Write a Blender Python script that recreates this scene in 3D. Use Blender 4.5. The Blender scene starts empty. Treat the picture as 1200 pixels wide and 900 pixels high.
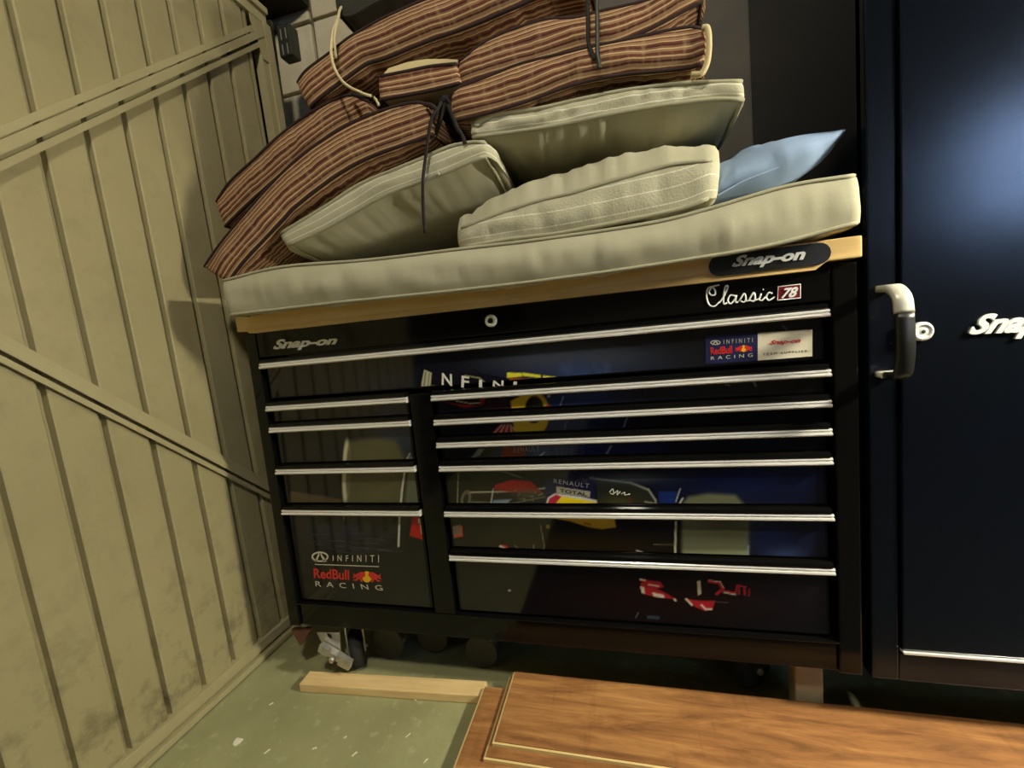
import bpy, bmesh, math, random
import numpy as np
from mathutils import Vector, Matrix, noise

random.seed(7)
SC = bpy.context.scene
COL = SC.collection

# ------------------------------------------------------------------ camera, world, exposure
def _rot(a):
    a = np.array(a); th = np.linalg.norm(a); k = a / th
    K = np.array([[0, -k[2], k[1]], [k[2], 0, -k[0]], [-k[1], k[0], 0]])
    return np.eye(3) + math.sin(th) * K + (1 - math.cos(th)) * K @ K
CAM_R = _rot((0.1104, 0.2473, -0.0819)) @ np.array([[1, 0, 0], [0, 0, -1], [0, 1, 0]], float)
CAM_C = np.array([0.8872, -0.8971, 0.8626])
FPX = 500.05
cam = bpy.data.cameras.new('camera')
cam.sensor_width = 36.0
cam.lens = FPX / 1200 * 36
cam.clip_start = 0.02
camo = bpy.data.objects.new('camera', cam)
M = Matrix.Identity(4)
for i in range(3):
    M[i][0] = CAM_R[0, i]; M[i][1] = -CAM_R[1, i]; M[i][2] = -CAM_R[2, i]; M[i][3] = CAM_C[i]
camo.matrix_world = M
COL.objects.link(camo)
SC.camera = camo

wd = bpy.data.worlds.new('daylight'); SC.world = wd
wd.use_nodes = True
wd.node_tree.nodes['Background'].inputs[0].default_value = (0.55, 0.70, 1.0, 1)
wd.node_tree.nodes['Background'].inputs[1].default_value = 12.0

vs = SC.view_settings
vs.view_transform = 'Standard'; vs.look = 'None'; vs.gamma = 1.0; vs.use_curve_mapping = False
vs.exposure = 0.47
LAMP_POS = (2.25, -0.30, 1.38)
LAMP_STRENGTH = 475.0
LAMP_COL = (1.0, 0.93, 0.70, 1)
FILL_LAMP_POS = (0.9, -1.35, 2.72)
FILL_LAMP_STRENGTH = 165.0
FILL_LAMP_COL = (1.0, 0.92, 0.72, 1)

# ------------------------------------------------------------------ helpers
def P(u, v, y):
    """point of the plane Y=y seen at photo position (u, v)"""
    d = CAM_R.T @ np.array([(u - 600) / FPX, (v - 450) / FPX, 1.0])
    t = (y - CAM_C[1]) / d[1]
    return Vector(CAM_C + t * d)
def to_px(X):
    q = (X - CAM_C) @ CAM_R.T
    return 600 + FPX * q[:, 0] / q[:, 2], 450 + FPX * q[:, 1] / q[:, 2]
def lin(c):
    c = np.asarray(c, float) / 255.0
    return np.where(c <= 0.04045, c / 12.92, ((c + 0.055) / 1.055) ** 2.4)
def S(r, g, b):
    l = lin((r, g, b)); return (l[0], l[1], l[2], 1)

def mat(name, col, rough=0.5, metal=0.0, noise_amt=0.0, noise_scale=8.0, bump=0.0, bump_scale=60.0, col2=None, coat=0.0, stretch=None, spec=0.5):
    m = bpy.data.materials.new(name); m.use_nodes = True
    nt = m.node_tree; b = nt.nodes['Principled BSDF']
    b.inputs['Roughness'].default_value = rough; b.inputs['Metallic'].default_value = metal
    b.inputs['Base Color'].default_value = col
    b.inputs['Specular IOR Level'].default_value = spec
    if coat: b.inputs['Coat Weight'].default_value = coat; b.inputs['Coat Roughness'].default_value = 0.05
    tc = nt.nodes.new('ShaderNodeTexCoord')
    src = tc.outputs['Object']
    if stretch:
        mp = nt.nodes.new('ShaderNodeMapping'); mp.inputs['Scale'].default_value = stretch
        nt.links.new(src, mp.inputs[0]); src = mp.outputs[0]
    if noise_amt > 0:
        n = nt.nodes.new('ShaderNodeTexNoise'); n.inputs['Scale'].default_value = noise_scale; n.inputs['Detail'].default_value = 6
        nt.links.new(src, n.inputs['Vector'])
        mx = nt.nodes.new('ShaderNodeMix'); mx.data_type = 'RGBA'
        mr = nt.nodes.new('ShaderNodeMapRange'); mr.inputs[1].default_value = 0.35; mr.inputs[2].default_value = 0.7
        mr.inputs[4].default_value = noise_amt
        nt.links.new(n.outputs[0], mr.inputs[0]); nt.links.new(mr.outputs[0], mx.inputs[0])
        mx.inputs[6].default_value = col
        mx.inputs[7].default_value = col2 or tuple(x * 0.4 for x in col[:3]) + (1,)
        nt.links.new(mx.outputs[2], b.inputs['Base Color'])
    if bump > 0:
        n2 = nt.nodes.new('ShaderNodeTexNoise'); n2.inputs['Scale'].default_value = bump_scale; n2.inputs['Detail'].default_value = 4
        nt.links.new(src, n2.inputs['Vector'])
        bp = nt.nodes.new('ShaderNodeBump'); bp.inputs['Strength'].default_value = bump; bp.inputs['Distance'].default_value = 0.003
        nt.links.new(n2.outputs[0], bp.inputs['Height']); nt.links.new(bp.outputs[0], b.inputs['Normal'])
    return m

def stripe_mat(name, bands, period, base_rough=0.9, wobble=0.0, patch=0.0):
    """bands: list of (position 0..1, colour); stripes run along the cushion's length (UV v across)"""
    m = bpy.data.materials.new(name); m.use_nodes = True
    nt = m.node_tree; b = nt.nodes['Principled BSDF']; b.inputs['Roughness'].default_value = base_rough
    b.inputs['Specular IOR Level'].default_value = 0.15
    uv = nt.nodes.new('ShaderNodeUVMap'); uv.uv_map = 'UVMap'
    sp = nt.nodes.new('ShaderNodeSeparateXYZ'); nt.links.new(uv.outputs[0], sp.inputs[0])
    nz = nt.nodes.new('ShaderNodeTexNoise'); nz.inputs['Scale'].default_value = 9; nt.links.new(uv.outputs[0], nz.inputs['Vector'])
    ma = nt.nodes.new('ShaderNodeMath'); ma.operation = 'MULTIPLY_ADD'; ma.inputs[1].default_value = wobble
    nt.links.new(nz.outputs[0], ma.inputs[0]); nt.links.new(sp.outputs[1], ma.inputs[2])
    dv = nt.nodes.new('ShaderNodeMath'); dv.operation = 'DIVIDE'; dv.inputs[1].default_value = period; nt.links.new(ma.outputs[0], dv.inputs[0])
    fr = nt.nodes.new('ShaderNodeMath'); fr.operation = 'FRACT'; nt.links.new(dv.outputs[0], fr.inputs[0])
    rp = nt.nodes.new('ShaderNodeValToRGB'); rp.color_ramp.interpolation = 'CONSTANT'
    els = rp.color_ramp.elements
    els[0].position = bands[0][0]; els[0].color = bands[0][1]
    els[1].position = bands[1][0]; els[1].color = bands[1][1]
    for p, c in bands[2:]:
        e = els.new(p); e.color = c
    nt.links.new(fr.outputs[0], rp.inputs[0])
    out = rp.outputs[0]
    if patch:                      # slubby lighter weft flecks across the stripes
        mp = nt.nodes.new('ShaderNodeMapping'); mp.inputs['Scale'].default_value = (70, 16, 1); nt.links.new(uv.outputs[0], mp.inputs[0])
        n3 = nt.nodes.new('ShaderNodeTexNoise'); n3.inputs['Scale'].default_value = 1.0; n3.inputs['Detail'].default_value = 3; nt.links.new(mp.outputs[0], n3.inputs['Vector'])
        mr = nt.nodes.new('ShaderNodeMapRange'); mr.inputs[1].default_value = 0.52; mr.inputs[2].default_value = 0.72; mr.inputs[4].default_value = patch
        nt.links.new(n3.outputs[0], mr.inputs[0])
        mx = nt.nodes.new('ShaderNodeMix'); mx.data_type = 'RGBA'; nt.links.new(mr.outputs[0], mx.inputs[0])
        nt.links.new(out, mx.inputs[6]); mx.inputs[7].default_value = S(205, 180, 140); out = mx.outputs[2]
    nt.links.new(out, b.inputs['Base Color'])
    n2 = nt.nodes.new('ShaderNodeTexNoise'); n2.inputs['Scale'].default_value = 220; nt.links.new(uv.outputs[0], n2.inputs['Vector'])
    bp = nt.nodes.new('ShaderNodeBump'); bp.inputs['Strength'].default_value = 0.25; bp.inputs['Distance'].default_value = 0.004
    nt.links.new(n2.outputs[0], bp.inputs['Height']); nt.links.new(bp.outputs[0], b.inputs['Normal'])
    return m

# bmesh builders
def box(bm, x0, x1, y0, y1, z0, z1, bev=0.0, mi=0):
    vs = [bm.verts.new((x, y, z)) for x in (x0, x1) for y in (y0, y1) for z in (z0, z1)]
    idx = [(0, 1, 3, 2), (4, 6, 7, 5), (0, 4, 5, 1), (2, 3, 7, 6), (0, 2, 6, 4), (1, 5, 7, 3)]
    fs = [bm.faces.new([vs[i] for i in f]) for f in idx]
    for f in fs: f.material_index = mi
    if bev > 0:
        es = list({e for f in fs for e in f.edges})
        bmesh.ops.bevel(bm, geom=es, offset=bev, segments=2, affect='EDGES', profile=0.6)
    return fs
def prism(bm, pts, vec, mi=0):
    """closed outline (list of Vectors) extruded by vec"""
    a = [bm.verts.new(p) for p in pts]; b = [bm.verts.new(Vector(p) + Vector(vec)) for p in pts]
    n = len(pts)
    fs = [bm.faces.new(a), bm.faces.new(b[::-1])]
    for i in range(n): fs.append(bm.faces.new((a[i], b[i], b[(i + 1) % n], a[(i + 1) % n])))
    for f in fs: f.material_index = mi
    return fs
def catmull(pts, n=6):
    pts = [Vector(p) for p in pts]; out = []
    q = [2 * pts[0] - pts[1]] + pts + [2 * pts[-1] - pts[-2]]
    for i in range(1, len(q) - 2):
        for k in range(n):
            t = k / n; a, b, c, d = q[i - 1], q[i], q[i + 1], q[i + 2]
            out.append(0.5 * ((2 * b) + (c - a) * t + (2 * a - 5 * b + 4 * c - d) * t * t + (3 * b - a - 3 * c + d) * t ** 3))
    out.append(pts[-1]); return out
def tube(bm, pts, r, seg=6, closed=False, mi=0, flat=1.0):
    pts = [Vector(p) for p in pts]; n = len(pts); rings = []
    up = None
    for i, p in enumerate(pts):
        if closed: t = pts[(i + 1) % n] - pts[i - 1]
        else: t = pts[min(i + 1, n - 1)] - pts[max(i - 1, 0)]
        if t.length < 1e-9: t = Vector((1, 0, 0))
        t.normalize()
        if up is None:
            up = Vector((0, -1, 0)) if abs(t.y) < 0.9 else Vector((0, 0, 1))
        a = up - t * up.dot(t)
        if a.length < 1e-6: a = t.orthogonal()
        a.normalize(); up = a; b = t.cross(a)
        rr = r[i] if hasattr(r, '__len__') else r
        rings.append([bm.verts.new(p + a * (rr * flat * math.cos(2 * math.pi * k / seg)) + b * (rr * math.sin(2 * math.pi * k / seg))) for k in range(seg)])
    for i in range(n if closed else n - 1):
        A, B = rings[i], rings[(i + 1) % n]
        for k in range(seg):
            f = bm.faces.new((A[k], A[(k + 1) % seg], B[(k + 1) % seg], B[k])); f.smooth = True; f.material_index = mi
    if not closed:
        bm.faces.new(rings[0][::-1]).material_index = mi; bm.faces.new(rings[-1]).material_index = mi
def lathe(bm, prof, center, axis='Z', seg=24, mi=0):
    """prof: list of (radius, height) along axis"""
    rings = []
    for r, h in prof:
        ring = []
        for k in range(seg):
            a = 2 * math.pi * k / seg; c, s = r * math.cos(a), r * math.sin(a)
            o = {'Z': (c, s, h), 'Y': (c, h, s), 'X': (h, c, s)}[axis]
            ring.append(bm.verts.new(Vector(center) + Vector(o)))
        rings.append(ring)
    for A, B in zip(rings, rings[1:]):
        for k in range(seg):
            f = bm.faces.new((A[k], A[(k + 1) % seg], B[(k + 1) % seg], B[k])); f.smooth = True; f.material_index = mi
    bm.faces.new(rings[0][::-1]).material_index = mi; bm.faces.new(rings[-1]).material_index = mi

def obj(name, bm, mats, parent=None, label=None, recalc=True):
    me = bpy.data.meshes.new(name)
    if recalc: bmesh.ops.recalc_face_normals(bm, faces=bm.faces)
    bm.to_mesh(me); bm.free()
    for m in (mats if isinstance(mats, (list, tuple)) else [mats]): me.materials.append(m)
    o = bpy.data.objects.new(name, me); COL.objects.link(o)
    if parent: o.parent = parent
    if label: o['label'] = label
    return o
def tag(o, label, cat, group=None):
    o['label'] = label; o['category'] = cat
    if group: o['group'] = group
    return o
def thing(name, label, cat, loc=(0, 0, 0), group=None):
    o = bpy.data.objects.new(name, None); COL.objects.link(o); o.location = loc
    o.empty_display_size = 0.05
    return tag(o, label, cat, group)
def struct(o):
    o['kind'] = 'structure'; return o
def put(o, parent):
    """parent keeping the world coordinates the mesh was built in"""
    o.parent = parent; o.location = -Vector(parent.location); return o

def text_mesh(txt, corners, ext=0.002, shear=0.0, bold=0.0, normal=Vector((0, -1, 0)), space=1.0):
    """flat letters whose bounding box is mapped on the quad corners tl,tr,br,bl; returns a bmesh"""
    cu = bpy.data.curves.new('lettering', 'FONT'); cu.body = txt; cu.shear = shear; cu.offset = bold; cu.resolution_u = 3; cu.space_character = space
    cu.extrude = 0.5
    t = bpy.data.objects.new('lettering', cu); COL.objects.link(t)
    bpy.context.view_layer.update()
    dg = bpy.context.evaluated_depsgraph_get()
    me = bpy.data.meshes.new_from_object(t.evaluated_get(dg))
    bpy.data.objects.remove(t); bpy.data.curves.remove(cu)
    bm = bmesh.new(); bm.from_mesh(me); bpy.data.meshes.remove(me)
    xs = [v.co.x for v in bm.verts]; ys = [v.co.y for v in bm.verts]
    x0, x1, y0, y1 = min(xs), max(xs), min(ys), max(ys)
    tl, tr, br, bl = [Vector(c) for c in corners]
    for v in bm.verts:
        s = (v.co.x - x0) / (x1 - x0); q = (v.co.y - y0) / (y1 - y0); h = v.co.z + 0.5
        a = bl.lerp(br, s); b = tl.lerp(tr, s)
        v.co = a.lerp(b, q) + normal * (ext * h)
    for f in bm.faces: f.material_index = 0
    return bm
def quadpx(pts, y): return [P(u, v, y) for u, v in pts]

# ------------------------------------------------------------------ materials
M_DOOR = mat('cream_painted_steel', S(170, 160, 122), 0.5, 0, 0.55, 3.0, 0.3, 45, col2=S(150, 141, 104), spec=0.3)
def add_grime(m):
    nt = m.node_tree; b = nt.nodes['Principled BSDF']; old = b.inputs['Base Color'].links[0].from_socket
    tc = nt.nodes.new('ShaderNodeTexCoord'); sp = nt.nodes.new('ShaderNodeSeparateXYZ'); nt.links.new(tc.outputs['Object'], sp.inputs[0])
    n = nt.nodes.new('ShaderNodeTexNoise'); n.inputs['Scale'].default_value = 16; n.inputs['Detail'].default_value = 8; n.inputs['Roughness'].default_value = 0.65
    nt.links.new(tc.outputs['Object'], n.inputs['Vector'])
    mr = nt.nodes.new('ShaderNodeMapRange'); mr.inputs[1].default_value = 0.5; mr.inputs[2].default_value = 0.72; nt.links.new(n.outputs[0], mr.inputs[0])
    mz = nt.nodes.new('ShaderNodeMapRange'); mz.inputs[1].default_value = 0.45; mz.inputs[2].default_value = 0.0; mz.inputs[3].default_value = 0.16; mz.inputs[4].default_value = 1.0
    nt.links.new(sp.outputs[2], mz.inputs[0])
    mm = nt.nodes.new('ShaderNodeMath'); mm.operation = 'MULTIPLY'; nt.links.new(mr.outputs[0], mm.inputs[0]); nt.links.new(mz.outputs[0], mm.inputs[1])
    mx = nt.nodes.new('ShaderNodeMix'); mx.data_type = 'RGBA'; nt.links.new(mm.outputs[0], mx.inputs[0])
    nt.links.new(old, mx.inputs[6]); mx.inputs[7].default_value = S(82, 74, 55); nt.links.new(mx.outputs[2], b.inputs['Base Color'])
add_grime(M_DOOR)
M_RAIL = mat('cream_rail_paint', S(174, 165, 127), 0.45, 0, 0.4, 5, 0.2, 60, col2=S(160, 150, 114), spec=0.35)
M_DARKMETAL = mat('dark_green_metal', S(48, 50, 42), 0.5, 0, 0.4, 20)
M_BLOCK = mat('white_painted_block', S(226, 216, 186), 0.85, 0, 0.6, 7, 0.5, 50, col2=S(196, 182, 150))
M_MORTAR = mat('grey_mortar', S(118, 106, 84), 0.95, 0, 0.5, 20, 0.5, 80)
M_DARKBOARD = mat('dark_brown_board', S(84, 78, 70), 0.6, 0, 0.5, 5, 0.1, 30)
M_DARKWALL = mat('dark_boarding', S(46, 40, 34), 0.9, 0, 0.5, 6, 0.2, 40)
M_ROOM = mat('grey_render', S(120, 116, 106), 0.9, 0, 0.5, 3, 0.2, 30)
M_BLACK = mat('black_cabinet_paint', (0.004, 0.004, 0.004, 1), 0.10, 0, 0.0, bump=0.02, bump_scale=8, spec=0.3)
M_BLACKSATIN = mat('black_satin_paint', (0.010, 0.010, 0.009, 1), 0.35)
M_LOCKER = mat('blue_black_locker_paint', (0.003, 0.004, 0.007, 1), 0.2, 0, 0, bump=0.02, bump_scale=7)
M_LOCKER.node_tree.nodes['Principled BSDF'].inputs['Specular Tint'].default_value = (0.66, 0.8, 1.0, 1)
M_CHROME = mat('brushed_aluminium_trim', (0.97, 0.96, 0.94, 1), 0.25, 0.35)
M_CHROME2 = mat('bright_chrome', (0.95, 0.95, 0.93, 1), 0.3, 0.15)
M_STEEL = mat('dull_zinc_steel', (0.62, 0.6, 0.54, 1), 0.4, 0.7, 0.4, 60)
M_SILVERPLASTIC = mat('pale_silver_plastic', S(205, 203, 190), 0.35, 0.1)
M_GREYPLASTIC = mat('dark_grip', S(26, 26, 25), 0.4)
M_WOOD = mat('pale_bench_wood', S(236, 200, 134), 0.4, 0, 0.6, 9, 0.08, 60, col2=S(222, 182, 112), stretch=(0.6, 9, 9), coat=0.2)
M_BATTEN = mat('raw_softwood', S(236, 206, 150), 0.75, 0, 0.6, 10, 0.25, 60, col2=S(212, 176, 120), stretch=(0.8, 8, 8))
M_DULLWOOD = mat('dull_grey_wood', S(168, 156, 124), 0.85, 0, 0.5, 20)
M_PLANKEDGE = mat('fibreboard_core', S(226, 200, 140), 0.8)
M_RUBBER = mat('black_rubber', S(30, 30, 30), 0.7)
M_WHITEINK = mat('white_print', S(226, 224, 212), 0.35)
M_REDINK = mat('red_print', S(205, 48, 42), 0.35)
M_DARKREDINK = mat('maroon_enamel', S(110, 20, 30), 0.3)
M_YELLOWINK = mat('yellow_print', S(240, 186, 40), 0.35)
M_NAVYINK = mat('navy_print', S(34, 38, 78), 0.3)
M_CREAMINK = mat('cream_label', S(226, 218, 196), 0.4)
M_SILVERINK = mat('silver_print', S(200, 196, 176), 0.3)
M_GREYINK = mat('grey_print', S(150, 150, 158), 0.35)
M_CHIP = mat('white_flake', S(232, 228, 208), 0.7)
M_CORD = mat('cream_cord', S(205, 190, 150), 0.85)
M_BLACKTIE = mat('black_tape', S(28, 22, 22), 0.8)
M_DARKTIN = mat('dark_olive_tin', S(74, 70, 56), 0.6, 0, 0.3, 30)
M_BRICK = mat('terracotta', S(110, 72, 52), 0.9, 0, 0.4, 30)
M_GLASS = mat('window_glass', (0.9, 0.95, 1, 1), 0.02)
M_GLASS.node_tree.nodes['Principled BSDF'].inputs['Transmission Weight'].default_value = 1.0
M_FRAMEWHITE = mat('white_window_frame', S(215, 215, 210), 0.5)
M_DARKCLOTH = mat('charcoal_cloth', S(52, 52, 46), 0.9, 0, 0.3, 14, 0.3, 200)
M_PIPEDARK = mat('dark_brown_piping', S(44, 24, 22), 0.85)
M_PIPECREAM = mat('cream_piping', S(214, 196, 150), 0.85)
M_GREY = mat('grey_green_canvas', S(186, 182, 158), 0.92, 0, 0.35, 5, 0.08, 420, col2=S(170, 166, 140), spec=0.15)
M_GREYPIPE = mat('grey_piping', S(168, 164, 140), 0.9, spec=0.15)
M_SAND = mat('pale_sand_canvas', S(186, 182, 158), 0.92, 0, 0.35, 4, 0.08, 420, col2=S(166, 162, 138), spec=0.15)
M_BLUE = mat('pale_blue_cotton', S(146, 168, 200), 0.9, 0, 0.3, 6, 0.08, 300, col2=S(124, 146, 184), spec=0.15)
g1, g2 = S(186, 182, 158), S(226, 224, 205)
M_PIN = stripe_mat('pinstriped_canvas', [(0, g1), (0.46, g2), (0.58, g1)], 0.0155, 0.92)
M_PINWIDE = stripe_mat('wide_pinstriped_canvas', [(0, g1), (0.47, g2), (0.54, g1)], 0.027, 0.92)
mr_, tn, cr, br_, dk = S(110, 66, 54), S(152, 120, 92), S(198, 170, 130), S(126, 90, 70), S(80, 48, 40)
M_STRIPE = stripe_mat('red_striped_weave', [(0, tn), (0.07, mr_), (0.13, cr), (0.17, tn), (0.25, dk), (0.30, br_), (0.36, cr), (0.41, mr_), (0.50, tn),
                                            (0.56, cr), (0.60, br_), (0.66, dk), (0.72, mr_), (0.78, cr), (0.81, tn), (0.90, mr_), (0.95, cr)], 0.058, 0.95, 0.006, 0.22)

def floor_mat():
    m = mat('green_grey_concrete', S(164, 164, 122), 0.8, 0, 0.7, 4.5, 0.8, 55, col2=S(136, 135, 95))
    nt = m.node_tree; b = nt.nodes['Principled BSDF']; old = b.inputs['Base Color'].links[0].from_socket
    tc = nt.nodes.new('ShaderNodeTexCoord')
    n = nt.nodes.new('ShaderNodeTexNoise'); n.inputs['Scale'].default_value = 30; n.inputs['Detail'].default_value = 9; n.inputs['Roughness'].default_value = 0.6
    nt.links.new(tc.outputs['Object'], n.inputs['Vector'])
    mr = nt.nodes.new('ShaderNodeMapRange'); mr.inputs[1].default_value = 0.58; mr.inputs[2].default_value = 0.74; mr.inputs[4].default_value = 0.75
    nt.links.new(n.outputs[0], mr.inputs[0])
    mx = nt.nodes.new('ShaderNodeMix'); mx.data_type = 'RGBA'; nt.links.new(mr.outputs[0], mx.inputs[0]); nt.links.new(old, mx.inputs[6]); mx.inputs[7].default_value = S(186, 184, 150)
    nt.links.new(mx.outputs[2], b.inputs['Base Color'])
    return m
M_FLOOR = floor_mat()

def plank_mat():
    m = bpy.data.materials.new('walnut_laminate'); m.use_nodes = True
    nt = m.node_tree; b = nt.nodes['Principled BSDF']; b.inputs['Roughness'].default_value = 0.42
    tc = nt.nodes.new('ShaderNodeTexCoord')
    mp = nt.nodes.new('ShaderNodeMapping'); mp.inputs['Scale'].default_value = (2.4, 17, 6); nt.links.new(tc.outputs['Object'], mp.inputs[0])
    n = nt.nodes.new('ShaderNodeTexNoise'); n.inputs['Scale'].default_value = 1.6; n.inputs['Detail'].default_value = 12; n.inputs['Roughness'].default_value = 0.68; n.inputs['Distortion'].default_value = 0.5
    nt.links.new(mp.outputs[0], n.inputs['Vector'])
    rp = nt.nodes.new('ShaderNodeValToRGB'); e = rp.color_ramp.elements
    e[0].position = 0.3; e[0].color = S(98, 66, 42); e[1].position = 0.70; e[1].color = S(196, 146, 90)
    x = e.new(0.5); x.color = S(154, 106, 64)
    nt.links.new(n.outputs[0], rp.inputs[0])
    mp2 = nt.nodes.new('ShaderNodeMapping'); mp2.inputs['Scale'].default_value = (16, 1.6, 3); mp2.inputs['Rotation'].default_value = (0, 0, 0.2); nt.links.new(tc.outputs['Object'], mp2.inputs[0])
    n2 = nt.nodes.new('ShaderNodeTexNoise'); n2.inputs['Scale'].default_value = 1.2; n2.inputs['Detail'].default_value = 9; n2.inputs['Roughness'].default_value = 0.65; nt.links.new(mp2.outputs[0], n2.inputs['Vector'])
    mr = nt.nodes.new('ShaderNodeMapRange'); mr.inputs[1].default_value = 0.56; mr.inputs[2].default_value = 0.74; mr.inputs[4].default_value = 0.5; nt.links.new(n2.outputs[0], mr.inputs[0])
    mx = nt.nodes.new('ShaderNodeMix'); mx.data_type = 'RGBA'; nt.links.new(mr.outputs[0], mx.inputs[0]); nt.links.new(rp.outputs[0], mx.inputs[6]); mx.inputs[7].default_value = S(84, 48, 26)
    nt.links.new(mx.outputs[2], b.inputs['Base Color'])
    return m
M_PLANK = plank_mat()

def print_mat():
    m = bpy.data.materials.new('printed_drawer_film'); m.use_nodes = True
    nt = m.node_tree; b = nt.nodes['Principled BSDF']; b.inputs['Roughness'].default_value = 0.07; b.inputs['Specular IOR Level'].default_value = 0.65
    at = nt.nodes.new('ShaderNodeAttribute'); at.attribute_name = 'print'
    nt.links.new(at.outputs['Color'], b.inputs['Base Color'])
    return m
M_PRINT = print_mat()

# ------------------------------------------------------------------ setting: room shell
bm = bmesh.new(); box(bm, -0.7, 6.2, -4.6, 0.9, -0.1, 0.0)
struct(obj('floor', bm, M_FLOOR))
CEIL = 2.9
bm = bmesh.new(); box(bm, -0.7, 6.2, -4.6, 0.9, CEIL, CEIL + 0.1)
struct(obj('ceiling', bm, M_DARKWALL))
bm = bmesh.new(); box(bm, 6.1, 6.2, -4.6, 0.9, 0, CEIL)
struct(obj('wall_right', bm, M_ROOM))
# rear wall with an unseen window opening, added for the locker's blue reflection
bm = bmesh.new()
WX0, WX1, WZ0, WZ1 = 4.4, 5.9, 1.6, 2.7
box(bm, -0.6, WX0, -4.6, -4.5, 0, CEIL); box(bm, WX1, 6.2, -4.6, -4.5, 0, CEIL)
box(bm, WX0, WX1, -4.6, -4.5, 0, WZ0); box(bm, WX0, WX1, -4.6, -4.5, WZ1, CEIL)
struct(obj('wall_front', bm, M_ROOM))
bm = bmesh.new()
for a, b_ in ((WX0, WX0 + .05), (WX1 - .05, WX1), ((WX0 + WX1) / 2 - .025, (WX0 + WX1) / 2 + .025)):
    box(bm, a, b_, -4.57, -4.52, WZ0, WZ1)
box(bm, WX0, WX1, -4.57, -4.52, WZ0, WZ0 + .05); box(bm, WX0, WX1, -4.57, -4.52, WZ1 - .05, WZ1)
win = struct(obj('added_window_1', bm, M_FRAMEWHITE))
for a, b_ in ((WX0 + .05, (WX0 + WX1) / 2 - .025), ((WX0 + WX1) / 2 + .025, WX1 - .05)):
    bm = bmesh.new(); box(bm, a, b_, -4.548, -4.542, WZ0 + .05, WZ1 - .05); obj('pane', bm, M_GLASS, win)

# back wall: painted blocks
bm = bmesh.new(); box(bm, -0.7, 6.2, 0.765, 0.9, 0, CEIL)
wb = struct(obj('wall_back', bm, M_MORTAR))
blk_cache = []
for k in range(4):
    bm = bmesh.new(); box(bm, 0, 0.43, -0.022, 0.0, 0, 0.238, 0.006)
    for v in bm.verts:
        v.co += Vector(noise.noise_vector(v.co * 9 + Vector((k * 5, 0, 0)))) * 0.004
    bmesh.ops.recalc_face_normals(bm, faces=bm.faces)
    me = bpy.data.meshes.new('block'); bm.to_mesh(me); bm.free(); me.materials.append(M_BLOCK); blk_cache.append(me)
for r in range(12):
    for c in range(5):
        o = bpy.data.objects.new('block', blk_cache[(r * 3 + c) % 4]); COL.objects.link(o); o.parent = wb
        zb = 0.213 + (r - 1) * 0.2515
        o.location = (-0.665 + c * 0.444, 0.768, max(zb, 0.002) + 0.006); o.scale = (1, 1, 1 if r else 0.83)

# left: inside of a clad steel door leaf with diagonal braces
WX = -0.203
bm = bmesh.new(); box(bm, -0.6, -0.26, -4.6, 0.47, 0, CEIL); box(bm, -0.7, -0.6, 0.3, 0.9, 0, CEIL)
struct(obj('wall_left', bm, M_DARKWALL))  # coloured dark so the gap beside the hinge stile reads as shade
door = struct(bpy.data.objects.new('door_1', None)); COL.objects.link(door)
SH = lambda y, z: y + 0.028 * (1.32 - z)
PITCH = 0.0876
def panel_bm(y0, y1, z0, z1):
    bm = bmesh.new()
    nz = 8
    g = 0.0065          # half groove
    prof = [(0.0, -0.017), (g * 0.75, -0.016), (g, -0.001), (g + 0.003, 0.0006)]
    rows = []
    for k in range(nz + 1):
        z = z0 + (z1 - z0) * k / nz
        a = SH(y0, z); b = SH(y1, z)
        pts = [(a + q, d) for q, d in prof] + [((a + b) / 2, 0.001 + 0.0012 * noise.noise(Vector((y0 * 9, z * 3, 2))))] + [(b - q, d) for q, d in prof[::-1]]
        rows.append([bm.verts.new((WX + d, y, z)) for y, d in pts] + [bm.verts.new((WX - 0.02, b, z)), bm.verts.new((WX - 0.02, a, z))])
    m = len(rows[0])
    for A, B in zip(rows, rows[1:]):
        for i in range(m): bm.faces.new((A[i], A[(i + 1) % m], B[(i + 1) % m], B[i]))
    bm.faces.new(rows[0][::-1]); bm.faces.new(rows[-1])
    return bm
TOPZ = 2.02
for k in range(-14, 5):
    y0 = 0.0195 + k * PITCH; y1 = y0 + PITCH
    if y1 > 0.39: y1 = 0.376
    obj('cladding_panel', panel_bm(y0, y1, 0.05, TOPZ), M_DOOR, door)
def brace(p0, p1, wid):
    """hat section along the wall from p0 to p1 (y, z)"""
    d = Vector((0, p1[0] - p0[0], p1[1] - p0[1])); d.normalize()
    n = Vector((0, -d.z, d.y))
    if n.z < 0: n = -n
    bm = bmesh.new()
    for prof in ([(0.5, 0.0), (0.5, 0.008), (0.25, 0.009), (0.25, 0.0)], [(0.20, 0.014), (0.20, 0.018), (-0.14, 0.018), (-0.14, 0.014), (0.0, 0.012), (0.0, -0.002), (0.12, -0.002), (0.12, 0.012)],
                 [(-0.27, 0.001), (-0.27, 0.013), (-0.5, 0.012), (-0.5, 0.009), (-0.36, 0.007), (-0.36, 0.0)]):
        A = [bm.verts.new(Vector((WX + x, p0[0], p0[1])) + n * (q * wid)) for q, x in prof]
        B = [bm.verts.new(Vector((WX + x, p1[0], p1[1])) + n * (q * wid)) for q, x in prof]
        m = len(prof)
        for i in range(m): bm.faces.new((A[i], A[(i + 1) % m], B[(i + 1) % m], B[i]))
        bm.faces.new(A[::-1]); bm.faces.new(B)
    return bm
obj('diagonal_brace', brace((-0.72, 0.937), (0.405, 1.952), 0.055), M_RAIL, door)
obj('diagonal_brace', brace((-1.05, 1.537), (0.405, 0.263), 0.047), M_RAIL, door)
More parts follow.
